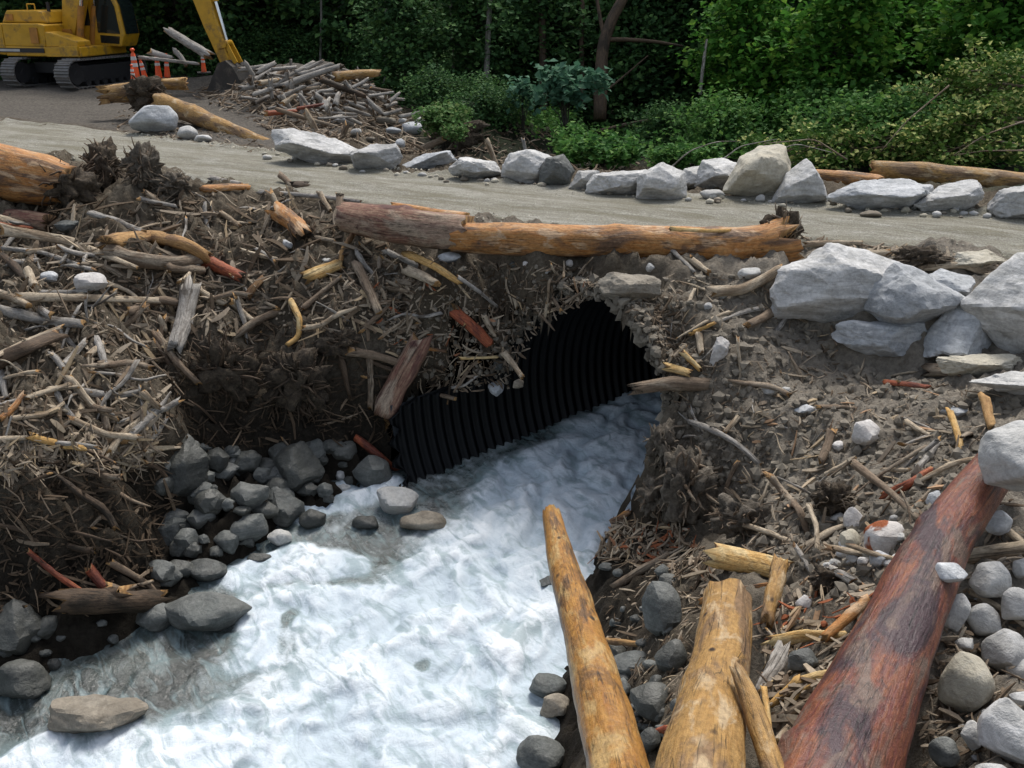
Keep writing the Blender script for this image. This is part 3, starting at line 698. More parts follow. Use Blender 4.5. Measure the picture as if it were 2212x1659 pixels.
def log(px, w, mat, label, depth=None, name='fallen_log', end=None, group=None, noise=.07, n=28, flat=1.0, root=None, jag=.5, parts=None, lift=.5, taper=None, cat='log'):
    """px pixel points of the centre line, w widths in px at each; depth at each point or None = lie on ground"""
    if depth is None: depth = [hit1(a, b + wi * .35)[1] for (a, b), wi in zip(px, w)]
    elif not isinstance(depth, (list, tuple)): depth = [depth] * len(px)
    pts = np.array([P(a, b, d) for (a, b), d in zip(px, depth)]); rad = np.array([wi / 2 * d / FPX for wi, d in zip(w, depth)])
    SK[0] += 1
    g = tube(pts, rad, n, flat, noise, SK[0] * 31, jag, res=max(.05, rad.mean() * .3))
    base = pts.mean(0); base[2] = (pts[:, 2] - rad).min()
    if root is None and not parts:
        o = put(name, g, [mat, end or W_END]); tag(o, label, cat, group); return o
    t = empty(name, base); tag(t, label, cat, group)
    v, f, u, m = g; put('trunk', (v - base, f, u, m), [mat, end or W_END], t)
    if root: root_wad(t, P(*root[0]) - base, root[1], SK[0] * 3, **(root[2] if len(root) > 2 else {}))
    for (nm, g2, mt) in (parts or []):
        v, f, u, m = g2; put(nm, (v - base, f, u, m), mt, t)
    return t
def dpt(px, py): return hit1(px, py)[1]
# road-edge logs
d1 = dpt(1100, 545)
log([(745, 468), (860, 488), (1015, 506)], [62, 82, 74], W_REDWOOD, 'grey log with flaking red bark lying at the road edge, butting the long orange log', [d1 + .95, d1 + .3, d1 - .1], jag=.3, noise=.10)
log([(985, 512), (1150, 517), (1350, 522), (1520, 528), (1640, 532), (1700, 520)], [64, 70, 72, 74, 84, 106], W_ORANGE, 'long stripped orange log on the road edge above the culvert, with root flare', [d1 - .1, d1 - .2, d1 - .3, d1 - .42, d1 - .5, d1 - .55], root=((1690, 512, d1 - .45), .42, dict(n=110, squash=(.72, .7, 1.0), mat=W_BROWN)), noise=.09)
log([(848, 448), (1008, 474)], [24, 30], W_ORANGE, 'thin bright orange log half hidden behind the bark-covered log at the road edge', [d1 + 1.0, d1 + .8])
stick([(1450, 494), (1580, 498)], 12, W_GOLD, 'flat split slab lying on top of the long orange log near its root', depth=d1 - .6, name='wood_slab', cat='slab', flat=.4)
# left big orange log and its root wad
dl = dpt(60, 440)
log([(-160, 330), (0, 372), (100, 392), (150, 400)], [110, 118, 105, 80], W_ORANGE, 'huge orange log at the left picture edge, its end buried in dark roots', [dl + .2, dl, dl - .1, dl - .1], root=((150, 410, dl - .1), .46, dict(n=90, squash=(1.05, .8, .95))), noise=.1)
log([(-60, 462), (105, 482)], [50, 40], W_REDWOOD, 'red-brown log lying in shadow beneath the huge orange log', [dl - .1, dl - .4])
def wad(px, py, rpx, label, squash=(1, 1, 1), n=60, d=None, mat=None, ln=1.0, soil=None):
    d = d or dpt(px, py + rpx * .8); c = P(px, py, d); r = rpx * d / FPX
    t = empty('root_wad', c - np.array([0, 0, r])); tag(t, label, 'root wad'); SK[0] += 1
    root_wad(t, np.array([0, 0, r]), r, SK[0] * 5 + 3, n, None, mat, squash, ln=ln, soil=soil); return t
wad(226, 366, 54, 'dark shaggy root clump standing against the road right of the huge orange log', (.85, .8, 1.1), n=170, mat=W_BROWN)
wad(308, 362, 50, 'brown peaked root clump, second clump right of the huge orange log', (.85, .8, 1.05), n=130, mat=W_BROWN, soil=M_MUDSOIL)
wad(370, 398, 34, 'low lumpy clump of soil and roots at the road side of the left heap', (1.5, .8, .75), n=90, mat=W_BROWN, soil=M_MUDSOIL)
wad(1990, 556, 36, 'olive brown clod of soil and roots behind the large grey boulder', (1.9, 1, .7), n=40, mat=W_BROWN)
wad(1790, 1250, 36, 'rusty brown soil clump with roots left of the big red log', (1.3, .9, .9), n=60, mat=W_BROWN)
wad(1800, 1075, 44, 'rust-tinted tangle of roots in the hollow of the right bank', (1.1, .9, .9), n=80, mat=W_BROWN)
wad(1482, 1060, 95, 'muddy hanging mass of roots at the stream corner of the right bank', (.72, .7, 1.15), n=110, mat=W_BROWN, soil=M_MUDSOIL)
wad(1428, 965, 48, 'muddy clod with roots at the lower right corner of the culvert mouth', (.75, .8, 1.2), n=50, mat=W_BROWN, soil=M_MUDSOIL, d=dpt(1462, 985) - .05)
wad(1412, 1075, 46, 'lowest muddy root clod hanging over the stream', (.9, .8, 1.0), n=60, mat=W_BROWN, soil=M_MUDSOIL, d=dpt(1462, 1100) - .05)
wad(1600, 1120, 60, 'second clod of muddy roots behind the hanging mass', (1.2, .8, .8), n=70, mat=W_BROWN, soil=M_MUDSOIL)
wad(985, 290, 42, 'dark upturned stump with roots beyond the road under the green tufts', (1.5, .8, .9), n=60)
wad(640, 830, 70, 'dark mass of hanging roots in the shaded left bank', (1.1, .6, 1.2), n=150)
wad(480, 800, 70, 'shadowed tangle of roots under the brow of the left heap', (1.1, .6, 1.1), n=150)
wad(730, 745, 46, 'dark knotted root stump left of the culvert slope', (1.2, .7, .8), n=80)
# far left: log with root end beyond the road
d2 = dpt(460, 285)
log([(345, 222), (400, 240), (480, 275), (585, 318)], [44, 40, 36, 32], W_TANLOG, 'peeling orange and tan log slanting down to the far side of the road', [d2 + 1.6, d2 + 1.2, d2, d2 - 1.2], root=((322, 205, d2 + 2.0), .62, dict(n=70, squash=(1, .8, .8))))
log([(228, 205), (300, 196), (330, 190)], [40, 40, 38], W_TANLOG, 'short thick log with a dark rotten butt, lying left of the slanting peeled log', [d2 + 2.2, d2 + 2.4, d2 + 2.5], jag=1)
log([(352, 182), (400, 180)], [24, 28], W_TANLOG, 'pale stub of log behind the root end, next to the traffic cones', [d2 + 3, d2 + 3.1])
d3 = dpt(1900, 405)
log([(1880, 368), (1960, 372), (2212, 398), (2420, 425)], [40, 48, 46, 44], W_TANLOG, 'thick tan log at the right edge lying behind the roadside boulders', [d3 + 1, d3 + .9, d3 + .5, d3 + .2])
log([(1755, 380), (1900, 398)], [30, 44], W_ORANGE, 'orange and grey log end between the pointed boulder and the thick tan log', [d3 + .9, d3 + .6])
# foreground logs
log([(1192, 1112), (1210, 1200), (1262, 1380), (1310, 1560), (1360, 1760), (1420, 1950)], [42, 60, 88, 118, 155, 190], W_YELLOW, 'golden wet log leaning over the white water, leftmost of the three foreground logs', [9.3, 8.5, 7.0, 6.0, 5.1, 4.5], jag=.6)
dz = [6.9, 6.2, 5.3, 4.6, 4.1]
twig = tube([P(1590, 1440, 5.3), P(1625, 1520, 5.1), P(1665, 1640, 4.8), P(1700, 1760, 4.5)], [.035, .055, .06, .06], 14, 1, .12, 3, 1.0, res=.05)
log([(1572, 1296), (1562, 1400), (1530, 1540), (1508, 1680), (1490, 1850)], [104, 118, 152, 186, 220], W_TANLOG, 'knotty tan log with a forked branch, middle one of the three foreground logs', dz, parts=[('forked_branch', twig, [W_TANLOG, W_END])], jag=.3)
log([(2176, 975), (2110, 1062), (2020, 1190), (1950, 1350), (1880, 1500), (1800, 1680), (1700, 1900)], [78, 102, 128, 164, 200, 252, 308], W_REDBARK, 'massive wet red-barked log, thickest and rightmost of the foreground logs', [7.8, 7.3, 6.7, 6.0, 5.5, 5.0, 4.4], noise=.06, n=40)
log([(1378, 838), (1450, 828), (1560, 832), (1634, 838)], [26, 32, 30, 24], W_BROWN, 'brown broken log jutting over the culvert mouth from the right bank', dpt(1500, 850) - .02, jag=2.2, end=W_BROWN)

# ------------------------------------------------------------ boulders beside the road
G1 = 'boulders lining the far side of the road'
BR = [([(598,285),(640,282),(720,300),(770,325),(765,350),(700,355),(605,324)], K_GREY, 'long flat-sided grey boulder, first of the row beyond the road right of the slanting log'),
 ([(762,332),(800,315),(850,314),(864,340),(850,368),(775,362)], K_GREY, 'fractured pale boulder touching the long flat-sided one'),
 ([(862,362),(915,334),(970,327),(977,348),(930,362),(880,370)], K_BLUE, 'low thin slab-like boulder with a dark underside beyond the road'),
 ([(972,366),(1000,342),(1060,350),(1088,374),(1030,386),(980,378)], K_GREY, 'low sloping whitish boulder half sunk in gravel beyond the road'),
 ([(1086,382),(1100,335),(1150,325),(1195,345),(1182,382),(1140,396)], K_GREY, 'flat-topped pale boulder left of the dark rounded one'),
 ([(1165,398),(1180,345),(1215,338),(1237,370),(1222,398),(1190,404)], K_DAMP, 'dark grey rounded boulder in the roadside row'),
 ([(1232,406),(1250,370),(1292,372),(1285,402),(1262,410)], K_COB, 'small smooth whitish boulder right of the dark rounded one'),
 ([(1272,413),(1290,378),(1390,370),(1405,398),(1360,421),(1290,419)], K_GREY, 'broad low boulder left of the blocky two-tone one'),
 ([(1378,426),(1385,380),(1430,354),(1475,375),(1477,420),(1440,433)], K_GREY, 'blocky boulder with a brown stained front in the roadside row'),
 ([(1465,402),(1480,366),(1530,360),(1545,395),(1520,406)], K_COB, 'small pale boulder tucked between two blocky ones'),
 ([(1503,402),(1520,350),(1560,345),(1602,360),(1612,396),(1560,407)], K_GREY, 'flat-topped boulder just left of the tallest one'),
 ([(1570,408),(1600,342),(1640,317),(1688,325),(1702,372),(1682,428),(1620,424)], K_BEIGE, 'tallest roadside boulder, brownish front and grey top'),
 ([(1672,436),(1700,375),(1740,347),(1778,400),(1788,436),(1740,442)], K_GREY, 'pointed triangular boulder right of the tallest one'),
 ([(1800,428),(1850,396),(1940,388),(2003,402),(2003,424),(1950,456),(1860,448)], K_BLUE, 'wide flat bluish boulder in front of the orange log end'),
 ([(1980,442),(2030,406),(2105,390),(2122,430),(2085,458),(2000,458)], K_GREY, 'wedge-shaped boulder in front of the thick tan log'),
 ([(2138,452),(2160,415),(2225,401),(2270,430),(2250,472),(2150,470)], K_GREY, 'last boulder of the roadside row, cut by the right picture edge')]
for k, (p, m, l) in enumerate(BR): rock(p, m, l, G1, rough=.09, pw=60, sub=5, grow=1.13)
SM = [((1540,420,62,26), 'small flat grey stone on the gravel in front of the row of boulders'), ((1795,432,30,14), 'tiny stone between the pointed and the wide boulder'), ((1880,462,60,18), 'low stone chip in front of the wide bluish boulder'),
 ((438,300,42,22), 'small tan stone under the slanting peeled log'), ((405,288,60,34), 'tan stone between the round grey boulder and the peeled log'), ((890,277,50,32), 'whitish rounded stone on the debris beyond the road'),
 ((835,262,52,26), 'bluish flat stone right of the grey driftwood pile'), ((870,262,26,18), 'small bluish stone beside the driftwood pile'), ((912,262,28,20), 'small grey stone left of the green tufts'), ((850,283,36,20), 'brownish stone below the whitish rounded one'),
 ((1010,232,20,10), 'tiny stone on the stump mound'), ((745,262,70,24), 'flat dark grey stone among the driftwood'), ((770,285,30,18), 'small dark stone above the long roadside boulder'), ((865,310,26,22), 'pale stone above the fractured boulder'),
 ((800,300,24,12), 'little stone on the soil above the roadside boulders'), ((690,330,24,10), 'pebble'), ]
for p, l in SM[:-1]: rock(p, [K_COB, K_GREY, K_BROWN, K_BLUE][SEED[0] % 4], l, name='stone', cat='stone', sub=3, pw=10)
rock([(280,258),(310,232),(370,227),(388,250),(382,282),(320,289),(288,280)], K_BLUE, 'rounded grey boulder at the left edge of the road below the root end', rough=.05, pw=30)
# rubble along the road foot
for k in range(90):
    t = rng.uniform(0, 1); x = 560 + t * 1650; y = np.interp(x, [560, 900, 1250, 1600, 2212], [332, 378, 408, 432, 472]) + rng.uniform(-9, 9)
    s = rng.uniform(10, 26); rock((x, y, s, s * rng.uniform(.5, .8)), [K_BEIGE, K_COB, K_BROWN][k % 3], ['beige', 'pale grey', 'brownish'][k % 3] + ' loose stone at the foot of the ' + ('left' if x < 1100 else 'middle' if x < 1650 else 'right') + ' stretch of roadside boulders', 'loose stones at the foot of the roadside boulders', name='stone', cat='stone', sub=2, pw=9)
# right bank boulders
G2 = 'quarry boulders on the right bank'
for p, m, l, kw in [
 ([(1664,645),(1690,585),(1785,530),(1840,545),(1962,582),(1935,622),(1890,672),(1820,697),(1672,684)], K_GREY, 'largest grey boulder with a layered dark front, right of the root flare', dict(ty=.55)),
 ([(1868,672),(1890,615),(1935,574),(2015,600),(2080,640),(2040,690),(1960,708)], K_BLUE, 'crumpled blue-grey boulder leaning on the largest one', dict(ty=.5)),
 ([(1803,738),(1825,697),(1990,694),(2012,740),(1998,772),(1890,772)], K_BLUE, 'low bluish slab boulder half buried below the largest one', dict(ty=.32)),
 ([(1985,772),(2008,712),(2075,640),(2130,690),(2172,752),(2165,770),(2050,778)], K_BLUE, 'smooth triangular pale blue slab between the crumpled and the tall boulder', dict(ty=.35)),
 ([(2082,655),(2140,592),(2180,560),(2230,545),(2330,570),(2330,750),(2172,754),(2130,695)], K_GREY, 'tall steep boulder cut by the right picture edge', dict(ty=.6)),
 ([(2000,803),(2030,770),(2180,764),(2240,775),(2240,812),(2100,816)], K_BEIGE, 'flat beige boulder under the triangular slab', dict(ty=.3)),
 ([(2085,825),(2200,800),(2330,805),(2330,862),(2200,856)], K_COB, 'pale slab at the right edge below the flat beige boulder', dict(ty=.3)),
 ([(1975,612),(2030,580),(2100,598),(2085,640),(2010,640)], K_BLUE, 'small bluish rock wedged behind the crumpled boulder', {}),
 ([(2040,575),(2070,545),(2130,540),(2175,565),(2120,585)], K_BEIGE, 'sandy tan boulder at the road side behind the tall steep one', {}),
 ([(2108,990),(2130,930),(2200,905),(2280,920),(2290,1040),(2200,1062),(2125,1050)], K_COB, 'grey boulder resting on the upper end of the red-barked log', dict(ty=.3, pw=40, rough=.05, depth=6.95)),
 ([(1285,600),(1310,585),(1420,595),(1430,640),(1360,655),(1300,640)], K_BROWN, 'brown dirt-covered boulder set in the soil above the culvert crown', dict(ty=.25)),
 ([(1587,590),(1600,578),(1640,576),(1655,592),(1635,606),(1598,606)], K_COB, 'oval grey cobble on the soil left of the largest boulder', dict(pw=8, rough=.02)),
 ([(1575,690),(1584,716),(1572,762),(1540,790),(1526,806),(1534,772),(1552,718)], K_WHITE, 'tall white quartz shard standing right of the culvert mouth', dict(ty=.08)),
]: rock(p, m, l, G2 if m in (K_GREY, K_BLUE) else None, **dict(dict(rough=.10, pw=60, sub=5, grow=1.07 if m in (K_GREY, K_BLUE) else 1), **kw))
# cobbles bottom right
G3 = 'cobbles right of the red-barked log'
for p, m, l in [
 ((2047,1238,84,56), K_BLUE, 'bluish cobble lying on the red-barked log'), ((2066,1316,68,98), K_COB, 'upright grey cobble against the red-barked log'), ((2143,1254,100,84), K_COB, 'large whitish cobble, upper one beside the tan slab'),
 ((2124,1336,74,80), K_COB, 'whitish cobble under the thin diagonal stick'), ((2196,1305,80,90), K_COB, 'grey cobble above the diagonal stick at the right edge'), ((2172,1405,110,108), K_GREY, 'large grey cobble below the diagonal stick'),
 ((2087,1391,50,32), K_COB, 'smallest cobble, on top of the beige one'), ((2087,1478,128,148), K_BEIGE, 'big beige rounded cobble beside the red-barked log'), ((2214,1452,90,90), K_COB, 'grey cobble at the right edge level with the beige one'),
 ((2182,1572,136,156), K_GREY, 'big grey cobble at the lower right corner'), ((2103,1588,60,66), K_COB, 'small round cobble below the beige one'), ((2034,1622,66,68), K_DAMP, 'dark damp cobble at the bottom beside the red-barked log'),
 ((2206,1508,52,34), K_COB, 'small pale cobble above the big corner one'), ((2140,1665,80,40), K_COB, 'cobble cut by the bottom picture edge'), ((2153,1130,62,66), K_BLUE, 'bluish cobble below the grey boulder on the log'),
 ((2212,1228,60,50), K_COB, 'pale cobble at the right edge under the tan slab')]:
    rock(p, m, l, G3, name='cobble', cat='cobble', pw=18, rough=.03, depth=6.15 if 'lying on' in l else dpt(min(p[0], 2212), p[1] + p[3] * .25) - .12, ty=.5 * p[2] * 5.5 / FPX)
for p, m, l in [
 ((1843,1120,48,52), K_WHITE, 'white knobbly cobble above the rust-patched one'), ((1837,1168,46,62), K_BEIGE, 'beige cobble stacked under the white knobbly one'), ((1914,1160,108,78), K_RUST, 'white rock with a large rust-red patch'),
 ((1899,1206,42,40), K_BLUE, 'blue-grey cobble below the rust-patched rock'), ((1865,1212,30,24), K_WHITE, 'small cream pebble left of the blue-grey cobble'), ((1871,936,66,58), K_WHITE, 'pinkish white broken rock on the right bank'),
 ((1810,964,26,26), K_WHITE, 'small white pebble left of the pinkish rock'), ((1742,887,56,30), K_BLUE, 'light blue stone set in the mud of the right bank'), ((1663,843,46,34), K_COB, 'whitish stone at the end of the jutting brown log'),
 ((1697,846,26,26), K_COB, 'small whitish stone second from the end of the jutting log'), ((2020,1078,44,44), K_BLUE, 'bluish stone against the left side of the red-barked log'), ((2060,890,70,30), K_BLUE, 'flat bluish stone at the top of the right bank'),
 ((1732,1429,76,62), K_DAMP, 'dark purple-grey stone between the middle and red logs'), ((1735,1300,36,34), K_WHITE, 'pale stone in the hollow above the wood chips'),
 ((1425,1318,92,140), K_DAMP, 'tall leaning grey-green boulder between the two left logs'), ((1366,1434,110,72), K_DAMP, 'bluish flat-topped rock right of the golden log'), ((1411,1512,112,100), K_WET, 'dark rounded rock between the golden and tan logs'),
 ((1452,1420,80,84), K_WET, 'almost black rock against the tan log'), ((1345,1490,44,60), K_DAMP, 'small grey rock hugging the golden log'), ((1400,1600,60,60), K_WET, 'dark rock at the bottom between the golden and tan logs'),
 ((1345,1575,60,70), K_WET, 'wet dark rock beside the lower golden log'), ((1272,1204,42,44), K_DAMP, 'grey-green stone at the tip side of the golden log'), ((1300,1160,34,38), K_DAMP, 'bluish stone at the water edge of the right bank'), ((1310,1224,42,20), K_DAMP, 'small flat stone at the water edge right of the golden log'),
 ((104,599,44,36), K_BLUE, 'round bluish stone on the left heap'), ((195,611,78,56), K_WHITE, 'white blocky stone on the left heap above the long board'), ((146,489,64,32), K_DAMP, 'grey stone half buried near the huge orange log'),
 ((616,529,36,22), K_BLUE, 'light stone on the upper left heap'), ((969,557,54,26), K_BLUE, 'bluish stone below the joint of the two road-edge logs'), ((705,563,22,16), K_COB, 'small stone left of the yellow slab'),
 ((1135,569,16,13), K_WHITE, 'tiny white pebble under the long orange log'), ((1229,569,20,20), K_WHITE, 'small white pebble above the culvert'), ((1183,587,15,13), K_COB, 'tiny grey pebble above the culvert'), ((1110,571,24,16), K_DAMP, 'dark pebble under the long orange log'),
 ((1405,578,26,26), K_COB, 'pale stone below the middle of the long orange log'), ((1073,838,38,36), K_BLUE, 'bluish stone at the left lip of the culvert'), ((1530,662,26,18), K_COB, 'pale pebble left of the curved root'), ((1560,640,20,14), K_COB, 'pebble above the curved root'),
 ((882,884,88,74), K_DAMP, 'dark angular rock left of the culvert ribs'), ((806,1022,90,80), K_DAMP, 'blue-grey rock at the outer end of the culvert'), ((1120,830,30,22), K_BROWN, 'reddish stone at the culvert lip'), ((1075,790,26,22), K_DAMP, 'damp stone above the culvert lip')]:
    rock(p, m, l, None, name='stone', cat='stone', pw=18, rough=.06, sub=3)
# stream rocks
for p, m, l, kw in [
 ((855,1083,102,74), K_COB, 'pale rounded boulder in the stream at the culvert end', dict(pw=13)), ((922,1128,136,60), K_BROWN, 'smooth brown boulder with water sliding over it', dict(pw=5)),
 ((400,1010,116,156), K_WET, 'cracked dark boulder under the left bank', {}), ((370,1150,100,92), K_DAMP, 'grey boulder below the cracked one', {}), ((540,1073,88,76), K_DAMP, 'angular greenish rock stacked above the blocky one', {}),
 ((540,1140,86,76), K_DAMP, 'blocky greenish brown rock at the water edge', dict(pw=16)), ((490,1170,60,62), K_DAMP, 'small speckled rock left of the blocky one', dict(pw=14)), ((603,1162,52,48), K_COB, 'small round grey rock right of the blocky one', dict(pw=13)),
 ((613,1098,98,84), K_DAMP, 'blue-grey sloping rock right of the angular one', {}), ((530,1000,88,64), K_WET, 'dark rock behind the angular greenish one', {}), ((640,1010,120,116), K_WET, 'large dark slab rock at the foot of the root mass', {}),
 ((445,1232,100,58), K_DAMP, 'low flat rock at the left waterline', dict(pw=13)), ((365,1244,64,56), K_DAMP, 'small rock beside the low flat one', dict(pw=14)), ((450,1322,200,90), K_DAMP, 'broad flat rock washed by thin water', dict(pw=13)),
 ((345,1332,100,84), K_DAMP, 'pale wet rock left of the broad flat one', dict(pw=13)), ((32,1358,104,124), K_WET, 'black wet boulder under the left heap', {}), ((106,1354,58,60), K_WET, 'olive wet rock beside the black boulder', {}),
 ((45,1470,130,104), K_WET, 'dark wet boulder at the left picture edge in the foam', dict(pw=13)),
 ([(95,1580),(112,1500),(180,1498),(260,1512),(330,1522),(290,1560),(200,1590),(110,1592)], K_BROWN, 'wedge-shaped brown rock with foam washing over it', {}),
 ((674,1125,70,50), K_WET, 'wet rock awash left of the pale rounded boulder', dict(pw=13)), ((790,1128,84,36), K_WET, 'low dark rock between two foam streaks', dict(pw=6)), ((735,1028,22,26), K_COB, 'small white stone on the shore left of the culvert', {}), ((742,1054,32,18), K_COB, 'flat pale stone on the shore left of the culvert', {}),
 ((700,1060,40,34), K_DAMP, 'grey shore stone below the two pale ones', {}), ((665,1060,50,40), K_WET, 'dark shore stone under the slab rock', {}), ((420,1190,50,40), K_WET, 'dark stone between the grey boulder and the speckled rock', {}),
 ((1186,1482,100,66), K_DAMP, 'greenish rock awash left of the golden log', dict(pw=13)), ((1199,1528,76,60), K_BROWN, 'brown rock awash against the golden log', dict(pw=13)), ((1161,1630,126,84), K_DAMP, 'greenish submerged rock at the bottom by the golden log', dict(pw=13)),
 ((1189,1257,60,34), K_DAMP, 'small submerged rock near the tip of the golden log', dict(pw=13)), ((560,1205,60,26), K_WET, 'low wet rock at the start of the shore foam', dict(pw=13))]:
    rock(p, m, l, None, name='stream_rock', cat='rock', water=True, **dict(dict(rough=.08, pw=32), **kw))
# gravelly shore filler: small dark stones in the shaded toe of the left bank and between the logs
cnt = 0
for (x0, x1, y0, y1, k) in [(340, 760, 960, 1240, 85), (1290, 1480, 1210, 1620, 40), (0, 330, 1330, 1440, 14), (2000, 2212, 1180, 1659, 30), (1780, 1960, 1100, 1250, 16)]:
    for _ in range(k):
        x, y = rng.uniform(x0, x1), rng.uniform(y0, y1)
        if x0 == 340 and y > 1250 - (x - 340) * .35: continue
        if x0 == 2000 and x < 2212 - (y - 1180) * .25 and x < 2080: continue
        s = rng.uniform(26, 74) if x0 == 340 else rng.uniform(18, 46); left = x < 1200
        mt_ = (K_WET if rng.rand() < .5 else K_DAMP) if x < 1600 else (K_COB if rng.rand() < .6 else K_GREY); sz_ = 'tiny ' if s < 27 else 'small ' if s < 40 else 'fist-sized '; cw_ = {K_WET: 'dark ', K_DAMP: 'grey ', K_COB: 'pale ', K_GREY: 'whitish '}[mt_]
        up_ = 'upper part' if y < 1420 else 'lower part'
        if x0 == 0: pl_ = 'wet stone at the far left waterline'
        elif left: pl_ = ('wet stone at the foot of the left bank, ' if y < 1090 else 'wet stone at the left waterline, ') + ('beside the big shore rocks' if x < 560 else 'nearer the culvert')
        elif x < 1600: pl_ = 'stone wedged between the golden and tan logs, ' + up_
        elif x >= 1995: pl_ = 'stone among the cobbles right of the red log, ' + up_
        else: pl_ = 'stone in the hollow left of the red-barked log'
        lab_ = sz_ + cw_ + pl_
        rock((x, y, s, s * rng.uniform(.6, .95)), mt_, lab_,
             'wet shore stones left' if left else ('stones between the foreground logs' if x < 1600 else ('small stones among the cobbles' if x >= 1995 else 'small stones left of the red-barked log')), name='stone', cat='stone', sub=2 if s < 30 else 3, pw=32 if left else 16)
